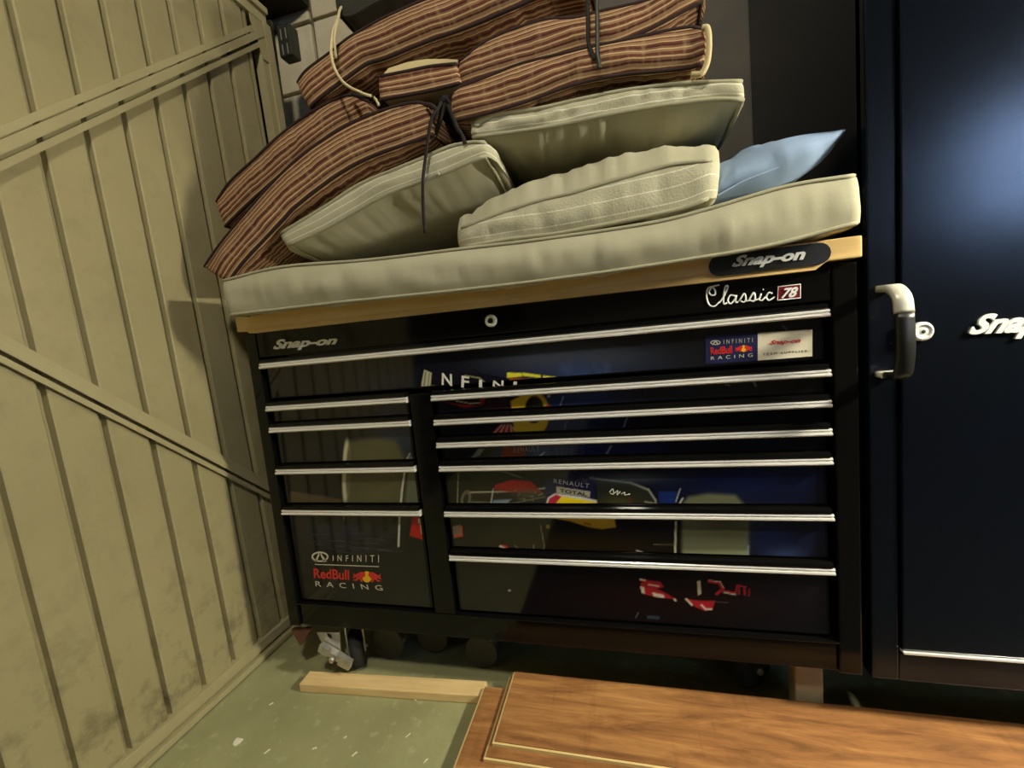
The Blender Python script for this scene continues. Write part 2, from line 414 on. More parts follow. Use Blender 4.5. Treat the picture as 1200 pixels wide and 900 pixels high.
bm = bmesh.new(); box(bm, WX - 0.02, WX + 0.012, -1.2, 0.42, 0.028, 0.056, 0.002); box(bm, WX - 0.02, WX + 0.004, -1.2, 0.42, 0.018, 0.030)
box(bm, WX - 0.02, WX + 0.022, -1.2, 0.42, 0.004, 0.019, 0.002)
obj('bottom_rail', bm, M_RAIL, door)
bm = bmesh.new()
def shbox(bm, x0, x1, y0, y1, z0, z1, mi=0):
    fs = box(bm, x0, x1, y0, y1, z0, z1, 0.0, mi)
    for v in {v for f in fs for v in f.verts}: v.co.y = SH(v.co.y, v.co.z)
shbox(bm, WX - 0.02, WX + 0.010, 0.415, 0.438, 0.02, 2.0)
shbox(bm, WX - 0.02, WX + 0.017, 0.438, 0.468, 0.02, 2.0)
obj('hinge_stile', bm, M_RAIL, door)
bm = bmesh.new(); box(bm, WX - 0.02, WX + 0.012, -1.2, 0.44, 1.995, 2.03, 0.002); box(bm, WX - 0.02, WX + 0.022, -1.2, 0.44, 2.03, 2.05, 0.002)
obj('top_rail', bm, M_RAIL, door)
bm = bmesh.new(); prism(bm, [Vector((WX + 0.011, 0.40, 1.87)), Vector((WX + 0.011, 0.43, 1.87)), Vector((WX + 0.011, 0.43, 1.99)), Vector((WX + 0.011, 0.365, 1.99)), Vector((WX + 0.011, 0.365, 1.97))], (0.004, 0, 0))
obj('gusset_plate', bm, M_RAIL, door)
bm = bmesh.new(); box(bm, -0.26, WX - 0.006, 0.480, 0.494, 0, 2.05)
struct(obj('trim_1', bm, M_DARKMETAL))
bm = bmesh.new(); box(bm, -0.6, -0.225, 0.44, 0.74, 2.27, CEIL)
struct(obj('trim_2', bm, M_DARKWALL))
# dark slotted hinge cover at the top corner
bm = bmesh.new()
box(bm, -0.205, -0.150, 0.50, 0.545, 1.935, 2.04, 0.006)
hc = obj('hinge_cover', bm, M_DARKMETAL, door, 'dark slotted hinge cover')
for q, (z0, z1) in enumerate(((1.94, 1.975), (1.99, 2.025))):
    for k in range(2):
        bm = bmesh.new(); box(bm, -0.190 + k * 0.020, -0.186 + k * 0.020, 0.4985, 0.502, z0, z1); obj('slot', bm, M_STEEL, hc)

# ------------------------------------------------------------------ tool cabinet
cab = thing('tool_cabinet', 'wide glossy black tool cabinet with printed drawers and pale wood top', 'tool cabinet', (0.63, 0.3, 0))
def part(name, bm, m, parent=None, label=None):
    o = obj(name, bm, m, None, label)
    if parent is None or parent is cab: put(o, cab)
    else: o.parent = parent                     # parents already sit at offset -> undo nothing, they share coordinates
    return o
X0, XA, XB, X1 = 0.0, 0.3986, 0.4613, 1.26
bm = bmesh.new()
box(bm, -0.035, 1.305, 0.055, 0.60, 0.155, 0.945)
box(bm, -0.035, -0.003, 0.004, 0.06, 0.15, 0.946, 0.003)
box(bm, 1.266, 1.305, 0.004, 0.06, 0.15, 0.946, 0.003)
box(bm, 0.404, 0.457, 0.006, 0.06, 0.212, 0.762, 0.002)
box(bm, -0.003, 1.266, 0.012, 0.06, 0.15, 0.214, 0.002)
part('carcass', bm, M_BLACK)
bm = bmesh.new(); box(bm, -0.002, 1.265, 0.006, 0.05, 0.882, 0.944, 0.002)
fascia = part('top_fascia', bm, M_BLACK)
bm = bmesh.new(); box(bm, -0.003, 1.268, 0.004, 0.02, 0.212, 0.2165, 0.002); part('bottom_lip', bm, M_BLACK)
# worktop with a deeper middle nosing
bm = bmesh.new()
box(bm, -0.042, 1.307, -0.010, 0.605, 0.951, 0.988, 0.003)
prism(bm, [Vector((-0.012, -0.0102, 0.952)), Vector((-0.004, -0.0102, 0.944)), Vector((1.235, -0.0102, 0.938)), Vector((1.255, -0.0102, 0.952))], (0, 0.03, 0))
wt = part('worktop', bm, M_WOOD)
# badge let into the worktop edge
bm = bmesh.new(); c = [P(830 + 0, 311, -.0125)]
def capsule_px(l, r, hh, y, n=8):
    """l, r: centre points of the round ends (px), hh: half height px"""
    A, B = P(*l, y), P(*r, y); h = (P(l[0], l[1] + hh, y) - A).length; h2 = (P(r[0], r[1] + hh, y) - B).length
    pts = []
    for k in range(n + 1):
        a = math.pi / 2 + math.pi * k / n; pts.append(A + Vector((h * math.cos(a), 0, h * math.sin(a))))
    for k in range(n + 1):
        a = -math.pi / 2 + math.pi * k / n; pts.append(B + Vector((h2 * math.cos(a), 0, h2 * math.sin(a))))
    return pts
bm = bmesh.new(); prism(bm, capsule_px((844, 311), (960, 297), 12.5, -0.0135), (0, 0.004, 0)); bg = part('name_badge', bm, M_BLACKSATIN, wt)
def lettering(name, txt, px, y, m, parent, ext=0.0015, shear=0.0, bold=0.0, label=None, space=1.0):
    return part(name, text_mesh(txt, quadpx(px, y), ext, shear, bold, space=space), m, parent, label)
lettering('lettering', 'Snap-on', [(861, 300), (944, 290.5), (943, 308), (856, 317)], -0.0137, M_CHROME2, bg, 0.002, 0.28, 0.038)
lettering('lettering', 'Snap-on', [(322, 398), (396, 393.5), (395, 406), (320, 413)], 0.0055, M_CHROME2, fascia, 0.002, 0.28, 0.038)
# lock
bm = bmesh.new(); lk = P(575.5, 376, 0.004)
lathe(bm, [(0.0135, 0.004), (0.0135, -0.004), (0.0115, -0.0065), (0.0075, -0.0065), (0.007, -0.0045), (0.001, -0.0045)], lk, 'Y', 24)
lo = part('lock', bm, M_CHROME2, fascia)
bm = bmesh.new(); lathe(bm, [(0.0055, 0), (0.0055, -0.0055), (0.0005, -0.0057)], lk, 'Y', 16); part('keyhole', bm, M_RUBBER, lo)
# script badge
def strokes(name, lst, m, parent, y, r, flat=0.5):
    bm = bmesh.new()
    for st in lst: tube(bm, catmull([P(u, v, y) for u, v in st], 5), r, 6, flat=flat)
    return part(name, bm, m, parent)
script = [
    [(838, 340), (834, 336), (829, 339), (828, 348), (831, 357), (837, 359), (843, 354)], [(838, 340), (838, 345), (834, 346), (831, 342), (835, 336), (843, 334)],
    [(843, 355), (849, 346), (853, 336), (850, 336), (848, 347), (848, 356), (852, 355)],
    [(862, 347), (856, 346), (853, 352), (856, 356), (861, 351), (863, 346), (862, 354), (865, 354)],
    [(866, 353), (872, 344), (874, 350), (872, 354), (868, 353)], [(874, 353), (879, 352)],
    [(877, 353), (883, 343), (885, 349), (883, 353), (879, 352)], [(885, 352), (890, 350)],
    [(892, 344), (890, 351), (893, 352), (897, 348)], [(894, 339.5), (895, 339)],
    [(905, 344), (901, 343), (898, 348), (901, 352), (908, 348)]]
strokes('script_lettering', script, M_CHROME2, fascia, 0.0045, 0.0016)
bm = bmesh.new(); prism(bm, quadpx([(912, 336), (938, 333), (938, 349), (911, 352)], 0.003), (0, 0.003, 0)); b78 = part('number_badge', bm, M_DARKREDINK, fascia)
lettering('lettering', '78', [(917, 338), (935, 336), (934, 348), (915, 350)], 0.0028, M_CHROME2, b78, 0.002, 0.28, 0.03)
bm = bmesh.new(); tube(bm, quadpx([(912, 336), (938, 333), (938, 349), (911, 352)], 0.003), 0.001, 6, True); part('rim', bm, M_CHROME2, b78)

# ---- printed artwork on the drawer fronts (flat print, colour per vertex)
def paint(U, V):
    n = U.size
    C = np.zeros((n, 3)); C[:] = (9, 10, 20)
    def mix(a, col): C[:] = C * (1 - a[:, None]) + np.asarray(col, float)[None] * a[:, None]
    def blob(cx, cy, rx, ry, col, k=1.0): mix(k * np.exp(-(((U - cx) / rx) ** 2 + ((V - cy) / ry) ** 2)), col)
    def ell(cx, cy, rx, ry, col, rot=0.0, soft=1.0, k=1.0, hole=None):
        c, s = math.cos(rot), math.sin(rot); x = (U - cx) * c + (V - cy) * s; y = -(U - cx) * s + (V - cy) * c
        d = (np.sqrt((x / rx) ** 2 + (y / ry) ** 2) - 1) * min(rx, ry)
        mix(k * np.clip(0.5 - d / soft, 0, 1), col)
    def poly(pts, col, soft=1.2, k=1.0):
        pts = np.array(pts, float); ins = np.zeros(n, bool); dist = np.full(n, 1e9); m = len(pts)
        for i in range(m):
            a = pts[i]; b = pts[(i + 1) % m]; e = b - a
            cond = ((a[1] > V) != (b[1] > V))
            with np.errstate(divide='ignore', invalid='ignore'): xi = a[0] + (V - a[1]) * e[0] / (e[1] if e[1] else 1e-9)
            ins ^= cond & (U < xi)
            t = np.clip(((U - a[0]) * e[0] + (V - a[1]) * e[1]) / max(e @ e, 1e-9), 0, 1)
            dist = np.minimum(dist, np.hypot(U - a[0] - t * e[0], V - a[1] - t * e[1]))
        sd = np.where(ins, -dist, dist); mix(k * np.clip(0.5 - sd / soft, 0, 1), col)
    def line(pts, w, col, k=1.0):
        for a, b in zip(pts, pts[1:]):
            a = np.array(a, float); b = np.array(b, float); e = b - a
            t = np.clip(((U - a[0]) * e[0] + (V - a[1]) * e[1]) / max(e @ e, 1e-9), 0, 1)
            d = np.hypot(U - a[0] - t * e[0], V - a[1] - t * e[1]); mix(k * np.clip(0.5 - (d - w / 2), 0, 1), col)
    rng = np.random.RandomState(3)
    # track and blurred background, plus a painted floor reflection
    blob(690, 425, 120, 28, (62, 66, 72)); blob(640, 420, 70, 18, (70, 72, 78)); blob(860, 420, 90, 30, (20, 20, 24))
    blob(700, 470, 130, 40, (26, 36, 78)); blob(660, 500, 56, 55, (38, 58, 116), 0.85); blob(680, 440, 24, 12, (52, 70, 112), 0.8)
    blob(720, 520, 130, 25, (24, 32, 74)); blob(860, 560, 120, 30, (18, 26, 66)); blob(850, 480, 110, 40, (16, 18, 28))
    blob(465, 505, 55, 45, (36, 52, 84), 0.8); blob(400, 620, 60, 20, (34, 44, 74), 0.6); blob(480, 690, 45, 30, (40, 36, 36), 0.5)
    blob(680, 640, 160, 22, (38, 28, 12)); blob(560, 580, 40, 30, (40, 36, 24)); blob(900, 625, 60, 30, (24, 36, 84), 0.8); blob(780, 700, 190, 40, (32, 12, 8), 0.8); blob(930, 690, 50, 20, (30, 24, 40), 0.6)  # wide brown patch paints the floor boards' reflection into the print
    for k in range(26):
        x, y = rng.uniform(360, 450), rng.uniform(622, 648); line([(x, y), (x + rng.uniform(15, 40), y + rng.uniform(-2, 8))], 1.2, (84, 92, 122), 0.28)
    for k in range(30):
        x, y = rng.uniform(655, 720), rng.uniform(425, 460); ell(x, y, 5, 3, (60, 80, 120), rng.uniform(0, 3), 3, 0.25)
    # left wheels
    poly([(405, 517), (440, 512), (464, 516), (474, 535), (474, 592), (460, 602), (402, 601)], (80, 78, 54), 7)
    blob(440, 560, 22, 45, (92, 88, 62), 0.6)
    ell(405.5, 552, 4.6, 38, (196, 192, 168), 0.03, 1.5); ell(408.5, 552, 3, 32, (100, 96, 76), 0.03, 1.5)
    line([(404, 590), (403, 608)], 2.5, (150, 146, 120), 0.7)
    poly([(340, 575), (400, 585), (400, 595), (340, 592)], (74, 64, 46), 3)
    line([(476, 540), (471, 575), (468, 610), (467, 640)], 2.4, (205, 204, 190)); line([(476, 540), (480, 532)], 2, (190, 190, 176))
    poly([(479, 533), (489, 540), (494, 595), (474, 595)], (104, 110, 92), 4)
    poly([(483, 606), (500, 606), (503, 640), (496, 633), (480, 628)], (196, 26, 26), 1.5)
    poly([(490, 608), (498, 607), (498, 611), (496, 612), (498, 626), (494, 626), (492, 613), (490, 613)], (235, 225, 210), 1)
    # rear wing
    poly([(497, 433), (506, 437), (504, 460), (493, 460), (494, 448)], (190, 186, 160), 1); line([(499, 436), (496, 459)], 1.2, (90, 86, 74)); line([(503, 438), (501, 459)], 1.0, (110, 106, 90))
    poly([(507, 435), (560, 437), (600, 444), (640, 447), (640, 456), (507, 460)], (22, 20, 34), 1.2)
    line([(506, 452), (545, 457)], 1, (170, 166, 110)); line([(545, 440), (562, 443), (570, 450), (573, 458)], 1.2, (176, 182, 110))
    poly([(596, 442), (640, 445), (650, 452), (622, 452), (598, 450)], (150, 78, 36), 1.2)
    poly([(594, 436.5), (611, 437), (612, 441), (594, 443)], (228, 222, 60), 1); poly([(612, 436.5), (634, 439.5), (634, 443), (612, 440.5)], (228, 222, 60), 1); poly([(636, 439.8), (651, 441.5), (651, 445), (636, 443.5)], (228, 222, 60), 1)
    ell(647, 447, 2.2, 2.2, (220, 220, 200)); ell(647, 447, 1, 1, (40, 40, 30))
    # under the wing
    poly([(520, 471), (540, 474), (562, 475), (562, 467), (570, 466), (566, 475), (545, 478)], (170, 34, 30), 1.2); line([(535, 470), (552, 473), (562, 472)], 1.2, (220, 205, 180))
    blob(585, 475, 25, 8, (62, 36, 26), 0.8)
    ell(622, 486, 22, 28, (224, 184, 50), 0.1, 1.5); poly([(598, 470), (606, 466), (640, 468), (640, 482), (600, 482)], (224, 184, 50), 2); ell(626, 480, 11, 16, (38, 36, 34), 0.05, 1.5)
    poly([(596, 500), (630, 500), (636, 496), (632, 506), (618, 509), (604, 507)], (226, 190, 56), 1.5)
    poly([(640, 475), (645, 474), (645, 481), (640, 481)], (190, 60, 50)); line([(660, 465), (655, 480)], 1.2, (150, 160, 190)); ell(643, 464, 2, 2, (170, 175, 190))
    poly([(572, 512), (585, 498), (598, 497), (604, 510)], (176, 40, 40), 1.2)
    for k in range(4): line([(576 + k * 8, 511), (588 + k * 3.5, 498)], 1.8, (226, 200, 186), 0.85)
    line([(664, 515), (662, 500), (668, 486)], 1.4, (104, 120, 160), 0.6)
    # engine cover
    poly([(552, 537), (560, 526), (568, 525), (562, 534)], (130, 134, 128), 2); poly([(570, 535), (585, 524), (640, 522), (650, 536)], (30, 40, 82), 3)
    poly([(586, 537), (590, 524), (618, 523), (616, 534), (604, 538)], (128, 22, 26), 2); blob(635, 530, 14, 8, (66, 92, 150), 0.7); line([(632, 535), (638, 530)], 1.3, (200, 204, 214))
    for k in range(10):
        x = rng.uniform(650, 690); line([(x, rng.uniform(520, 526)), (x + rng.uniform(-3, 3), 537)], 1.6, (54, 80, 140), 0.6)
    # suspension and cockpit
    ell(546, 585, 6, 11, (96, 92, 74), 0.2, 1.5); ell(546, 585, 3, 6, (40, 38, 28), 0.2, 1.5)
    line([(537, 555), (536, 590)], 1.2, (140, 140, 120)); line([(551, 577), (600, 576), (640, 572)], 1.6, (170, 168, 144)); line([(552, 588), (600, 590), (640, 582)], 1.2, (120, 118, 100)); line([(578, 573), (575, 592)], 1.3, (190, 188, 170))
    poly([(580, 568), (600, 562), (622, 564), (636, 578), (600, 577), (578, 574)], (142, 26, 26), 2); blob(620, 580, 22, 8, (74, 70, 52), 0.8); poly([(578, 586), (600, 585), (592, 592), (576, 592)], (116, 134, 150), 2)
    line([(585, 551), (612, 560)], 1.8, (160, 140, 140), 0.7)
    for k in range(14):
        x, y = rng.uniform(582, 640), rng.uniform(574, 592); line([(x, y), (x + rng.uniform(-8, 8), y + rng.uniform(-3, 3))], 1, (150, 146, 128), 0.5)
    # side pod and nose
    poly([(638, 552), (697, 556), (698, 590), (640, 590)], (26, 26, 60), 2)
    for k in range(14):
        x, y = rng.uniform(646, 694), rng.uniform(550, 574); line([(x, y), (x + rng.uniform(-6, 6), y + rng.uniform(-4, 5))], 1.1, rng.choice([120, 160]) * np.array([1, .7, .75]), 0.5)
    poly([(652, 570), (692, 576), (691, 583), (652, 578)], (170, 168, 150), 1)
    poly([(639, 592), (642, 583), (650, 578), (680, 582), (704, 587), (712, 593)], (216, 214, 206), 1.2)
    poly([(641, 592), (644, 584), (652, 579.5), (658, 582), (648, 594)], (186, 24, 62), 1.2); poly([(658, 582), (680, 585), (706, 591), (710, 594), (646, 596)], (240, 214, 30), 1.2)
    poly([(640, 606), (720, 606), (722, 618), (706, 620), (690, 618), (668, 611)], (208, 172, 50), 1.5); line([(685, 613), (692, 615)], 1.5, (150, 70, 30))
    poly([(698, 562), (740, 564), (764, 576), (770, 596), (700, 592)], (38, 40, 34), 2.5); line([(692, 560), (740, 566), (760, 574), (768, 586), (769, 594)], 2.2, (160, 164, 150), 0.9); blob(740, 560, 50, 7, (92, 100, 108), 0.8)
    blob(725, 588, 20, 7, (84, 80, 40), 0.7); line([(738, 584), (740, 592)], 2, (110, 40, 30)); line([(756, 588), (766, 590)], 2, (190, 186, 160), 0.7)
    poly([(772, 576), (796, 576), (790, 596), (772, 596)], (24, 44, 104), 2.5); line([(797, 573), (792, 588)], 1.4, (170, 176, 180))
    # front wheel right
    poly([(798, 592), (806, 582), (830, 578), (862, 580), (878, 598), (878, 656), (799, 656)], (104, 106, 82), 5); poly([(800, 645), (876, 645), (876, 656), (800, 656)], (136, 142, 108), 4); blob(850, 610, 30, 20, (84, 84, 62), 0.7)
    line([(792, 612), (791, 655)], 2.6, (190, 190, 160)); line([(800, 584), (793, 596)], 2, (190, 190, 170)); line([(877, 640), (876, 655)], 2, (150, 160, 180), 0.7); blob(920, 650, 26, 9, (60, 78, 124), 0.7)
    # lower stays and letters
    line([(633, 614), (638, 640), (634, 650)], 1.2, (120, 114, 90)); ell(642, 617, 2.6, 2.6, (176, 140, 60)); line([(746, 645), (762, 651)], 1.6, (200, 196, 180)); line([(766, 638), (790, 638)], 1, (100, 96, 76))
    poly([(529, 617), (540, 614), (543, 628), (528, 632)], (120, 104, 86), 2); line([(529, 628), (541, 628), (541, 617)], 1.8, (205, 60, 50)); line([(586, 640), (598, 645)], 2.4, (214, 200, 180)); poly([(586, 638), (594, 639), (597, 645)], (190, 30, 30))
    for k in range(8):
        x = rng.uniform(610, 640); line([(x, 650), (x + rng.uniform(-12, 12), rng.uniform(638, 646))], 1.2, (140, 134, 108), 0.6)
    # broken red lettering, bottom drawer
    R_, W_ = (172, 34, 44), (222, 212, 196)
    poly([(752, 679), (774, 682), (778, 688), (770, 690), (780, 695), (792, 702), (770, 700), (754, 696), (750, 688)], R_, 1.2); line([(750, 679), (756, 680)], 1.8, W_); poly([(750, 687), (755, 688), (756, 696), (752, 695)], W_, 1); line([(760, 685), (772, 687)], 1.6, W_); poly([(764, 694), (778, 697), (779, 701), (766, 699)], W_, 1)
    poly([(803, 701), (812, 703), (824, 704), (838, 704), (835, 714), (826, 716), (814, 711)], R_, 1.2); line([(804, 702), (811, 709)], 2.2, W_); line([(822, 709), (827, 714), (834, 714)], 2, W_); line([(790, 702), (792, 704)], 2, W_)
    poly([(817, 681), (821, 680), (822, 696), (818, 698)], (196, 186, 160), 1)
    line([(831, 681), (843, 683), (847, 690), (840, 696)], 3.6, R_); line([(831, 680), (844, 682), (848, 689)], 1, W_); line([(848, 692), (862, 695), (864, 686), (874, 688)], 2.0, R_); line([(848, 694), (862, 697)], 1.3, W_); line([(866, 688), (866, 696)], 2.2, R_); line([(872, 688), (873, 697)], 2.2, R_); line([(878, 690), (878, 698)], 1.6, R_)
    line([(836, 705), (853, 706)], 1.2, (120, 110, 100), 0.6); ell(597, 692, 2, 1.5, (150, 146, 130)); line([(745, 724), (748, 718)], 1.2, (100, 100, 100)); poly([(758, 721), (773, 722), (773, 726), (758, 725)], (56, 66, 84), 2)
    line([(850, 450), (855, 452)], 2, (130, 128, 118)); line([(917, 382), (922, 386)], 3, (120, 118, 108), 0.7); line([(882, 446), (886, 452)], 2.6, (140, 138, 126)); line([(735, 489), (730, 503)], 2.4, (120, 126, 130), 0.8); line([(716, 523), (709, 535)], 2.2, (140, 146, 150), 0.9); line([(708, 536), (718, 535)], 1.4, (160, 160, 150), 0.8)
    for k in range(9):
        x, y = rng.uniform(690, 930), rng.uniform(440, 535); line([(x, y), (x + rng.uniform(4, 14), y + rng.uniform(6, 14))], 2.2, (44, 50, 66), 0.4)
    return lin(np.clip(C, 0, 255))

FACE_Y = 0.016
def drawer(x0, x1, zt, zb):
    """zt: height of the chrome trim's centre; zb: bottom of the front"""
    bm = bmesh.new(); box(bm, x0 + 0.004, x1 - 0.004, FACE_Y, 0.058, zb, zt + 0.012, 0.0015)
    d = part('drawer', bm, M_BLACK)
    # printed film as a fine sheet
    a, b_, c_, e = x0 + 0.010, x1 - 0.010, zb + 0.004, zt - 0.005
    nx = max(2, int((b_ - a) / 0.0022)); nzz = max(2, int((e - c_) / 0.0022))
    gx, gz = np.meshgrid(np.linspace(a, b_, nx + 1), np.linspace(c_, e, nzz + 1))
    Q = np.stack([gx.ravel(), np.full(gx.size, FACE_Y - 0.0006), gz.ravel()], 1)
    i = np.arange((nx + 1) * (nzz + 1)).reshape(nzz + 1, nx + 1)
    F = np.stack([i[:-1, :-1].ravel(), i[:-1, 1:].ravel(), i[1:, 1:].ravel(), i[1:, :-1].ravel()], 1)
    me = bpy.data.meshes.new('printed_film'); me.from_pydata(Q.tolist(), [], F.tolist())
    U, V = to_px(Q); col = np.ones((len(Q), 4), np.float32); col[:, :3] = paint(U, V)
    at = me.color_attributes.new('print', 'FLOAT_COLOR', 'POINT'); at.data.foreach_set('color', col.ravel())
    me.materials.append(M_PRINT); o = bpy.data.objects.new('printed_film', me); COL.objects.link(o); o.parent = d
    # pull: black lip above, ridged chrome strip below
    bm = bmesh.new()
    prof = [(0.02, 0.0172), (0.006, 0.0175), (0.000, 0.0155), (-0.0015, 0.009), (0.002, 0.0065), (0.02, 0.0065)]
    A = [bm.verts.new((x0 + 0.003, y, zt + z)) for y, z in prof]; B = [bm.verts.new((x1 - 0.003, y, zt + z)) for y, z in prof]
    for k in range(6): bm.faces.new((A[k], A[(k + 1) % 6], B[(k + 1) % 6], B[k]))
    bm.faces.new(A); bm.faces.new(B[::-1]); obj('pull_lip', bm, M_BLACK, d)
    bm = bmesh.new()
    prof = [(0.012, 0.0068), (0.001, 0.0066), (-0.0012, 0.0045), (-0.0010, 0.0022), (0.0030, 0.0016), (0.0030, 0.0), (-0.0030, -0.0008), (-0.0036, -0.0040), (-0.0006, -0.0068), (0.012, -0.0068)]
    m = len(prof)
    A = [bm.verts.new((x0, y, zt + z)) for y, z in prof]; B = [bm.verts.new((x1, y, zt + z)) for y, z in prof]
    for k in range(m): bm.faces.new((A[k], A[(k + 1) % m], B[(k + 1) % m], B[k]))
    bm.faces.new(A); bm.faces.new(B[::-1]); obj('pull_trim', bm, M_CHROME, d, 'silver pull strip')
    return d
zs_r = [0.75, 0.6928, 0.6388, 0.5827, 0.4726, 0.3635]; zs_l = [0.7501, 0.6939, 0.5831, 0.4735]
d_top = drawer(X0, X1, 0.86, 0.774)
d_r = [drawer(XB, X1, z, (zs_r[i + 1] + 0.018) if i < 5 else 0.220) for i, z in enumerate(zs_r)]
d_l = [drawer(X0, XA, z, (zs_l[i + 1] + 0.018) if i < 3 else 0.220) for i, z in enumerate(zs_l)]
PY = FACE_Y - 0.0008
# flat lettering on the film
lw = 0.0003
for ch, q in (('N', [(518, 437), (529.5, 438.5), (530, 452.5), (517.5, 451)]), ('F', [(541, 440), (550, 441.5), (549.5, 454.5), (540.5, 454)]), ('I', [(561.5, 445), (565, 445.3), (565, 456), (561, 456)]), ('N', [(578, 446), (590, 446), (590, 455.3), (577, 455)]), ('I', [(602, 447), (606, 447.3), (605.5, 453), (601, 453)])):
    lettering('wing_letter', ch, q, PY, M_WHITEINK, d_top, lw, 0.0, 0.02)
lettering('lettering', 'RENAULT', [(602, 525), (632, 522), (632, 528.5), (602, 531)], PY, M_GREYINK, d_r[2], lw, 0, 0.0, space=1.2)
lettering('lettering', 'RENAULT', [(649, 561), (691, 567), (690, 572), (649, 566)], PY, M_GREYINK, d_r[3], lw, 0, 0.0, space=1.2)
lettering('lettering', 'TOTAL', [(656, 572.5), (688, 577.5), (688, 581.5), (656, 577)], PY, M_RUBBER, d_r[3], lw, 0, 0.02)
strokes('small_script', [[(714, 577), (718, 573), (719, 579), (715, 578)], [(720, 578), (724, 575), (723, 580), (727, 576)], [(728, 579), (732, 577), (732, 580), (738, 579)]], M_WHITEINK, d_r[3], PY, 0.0011, 0.3)
# racing logo, lower left drawer
DL = d_l[3]
bm = bmesh.new()
def ring_px(bm, cx, cy, rx, ry, w, y, n=22):
    o_ = [bm.verts.new(P(cx + rx * math.cos(2 * math.pi * k / n), cy + ry * math.sin(2 * math.pi * k / n), y)) for k in range(n)]
    i_ = [bm.verts.new(P(cx + (rx - w) * math.cos(2 * math.pi * k / n), cy + (ry - w) * math.sin(2 * math.pi * k / n), y)) for k in range(n)]
    for k in range(n): bm.faces.new((o_[k], o_[(k + 1) % n], i_[(k + 1) % n], i_[k]))
def flat_px(bm, pts, y, mi=0):
    f = bm.faces.new([bm.verts.new(P(u, v, y)) for u, v in pts]); f.material_index = mi; return f
ring_px(bm, 375, 652.5, 10, 6.2, 2.0, PY); flat_px(bm, [(368.5, 658), (373.5, 648), (374.3, 650), (371.5, 658.5)], PY); flat_px(bm, [(376, 648), (383, 658), (379, 658.8), (375.4, 650)], PY)
part('oval_emblem', bm, M_SILVERINK, DL)
lettering('lettering', 'INFINITI', [(390, 651), (444, 650.5), (444, 659), (390, 657)], PY, M_SILVERINK, DL, lw, 0, 0.0, space=2.0)
bm = bmesh.new(); flat_px(bm, [(369, 660.8), (444, 663.5), (444, 664.6), (369, 661.8)], PY); part('rule_line', bm, M_SILVERINK, DL)
lettering('lettering', 'Red Bull'.replace(' ', ''), [(367.5, 666), (409, 668), (409.5, 679.8), (368, 677.5)], PY, M_REDINK, DL, lw, 0, 0.02)
lettering('lettering', 'RACING', [(369.5, 681), (447, 686), (449, 692), (370, 687)], PY, M_SILVERINK, DL, lw, 0, 0.0, space=2.0)
def bulls(parent, cx, cy, s, y, sl=0.04):
    bm = bmesh.new()
    T = lambda x, z: (cx + x * s, cy + z * s + x * s * sl)
    k = 14; flat_px(bm, [T(0.33 * math.cos(2 * math.pi * i / k), 0.38 * math.sin(2 * math.pi * i / k)) for i in range(k)], y, 0)
    for sg in (-1, 1):
        pts = [(0.12, -0.30), (0.40, -0.33), (0.62, -0.20), (0.80, -0.12), (0.92, -0.26), (0.90, -0.02), (0.98, 0.12), (0.80, 0.10), (0.66, 0.02), (0.74, 0.18), (1.0, 0.26), (0.72, 0.30), (0.50, 0.14), (0.42, 0.34), (0.28, 0.36), (0.30, 0.10), (0.10, -0.08)]
        flat_px(bm, [T(sg * x, z) for x, z in pts], y - 0.0002, 1)
    return part('emblem', bm, [M_YELLOWINK, M_REDINK], parent)
bulls(DL, 430, 676, 17.5, PY)
# team label on the top drawer
bm = bmesh.new(); prism(bm, quadpx([(827, 393.5), (888, 390), (888, 422.5), (827, 426.5)], PY - 0.0004), (0, 0.0006, 0)); lab = part('team_label', bm, M_NAVYINK, d_top, 'navy half of the team label')
bm = bmesh.new(); prism(bm, quadpx([(888, 390), (952, 386), (952, 417.5), (888, 422.5)], PY - 0.0005), (0, 0.0006, 0)); lab2 = part('supplier_label', bm, M_CREAMINK, d_top, 'cream half of the team label')
LY = PY - 0.0007
bm = bmesh.new(); ring_px(bm, 838.5, 401.5, 6, 2.8, 1.0, LY, 16); flat_px(bm, [(834, 404), (838, 399.5), (838.6, 400.5), (836, 404.3)], LY); flat_px(bm, [(839, 399.5), (843, 403.7), (841, 404.2), (838.6, 400.5)], LY); part('oval_emblem', bm, M_SILVERINK, lab)
lettering('lettering', 'INFINITI', [(848, 398), (882, 396), (882, 401), (848, 403)], LY, M_SILVERINK, lab, lw, 0, 0, space=1.8)
lettering('lettering', 'RedBull', [(832.5, 407), (858, 405), (858, 414), (833, 416)], LY, M_REDINK, lab, lw, 0, 0.02)
bulls(lab, 871.5, 408.5, 10.5, LY, -0.06)
lettering('lettering', 'RACING', [(833, 418), (882, 414), (882, 418), (833, 422)], LY, M_SILVERINK, lab, lw, 0, 0, space=1.8)
lettering('lettering', 'Snap-on', [(903, 399), (938.5, 396), (938, 403), (901, 405.5)], LY, M_REDINK, lab2, lw, 0.28, 0.03)
lettering('lettering', 'TEAM SUPPLIER', [(894, 414), (946, 410), (946, 412.6), (894, 416.6)], LY, M_RUBBER, lab2, lw, 0, 0, space=1.6)

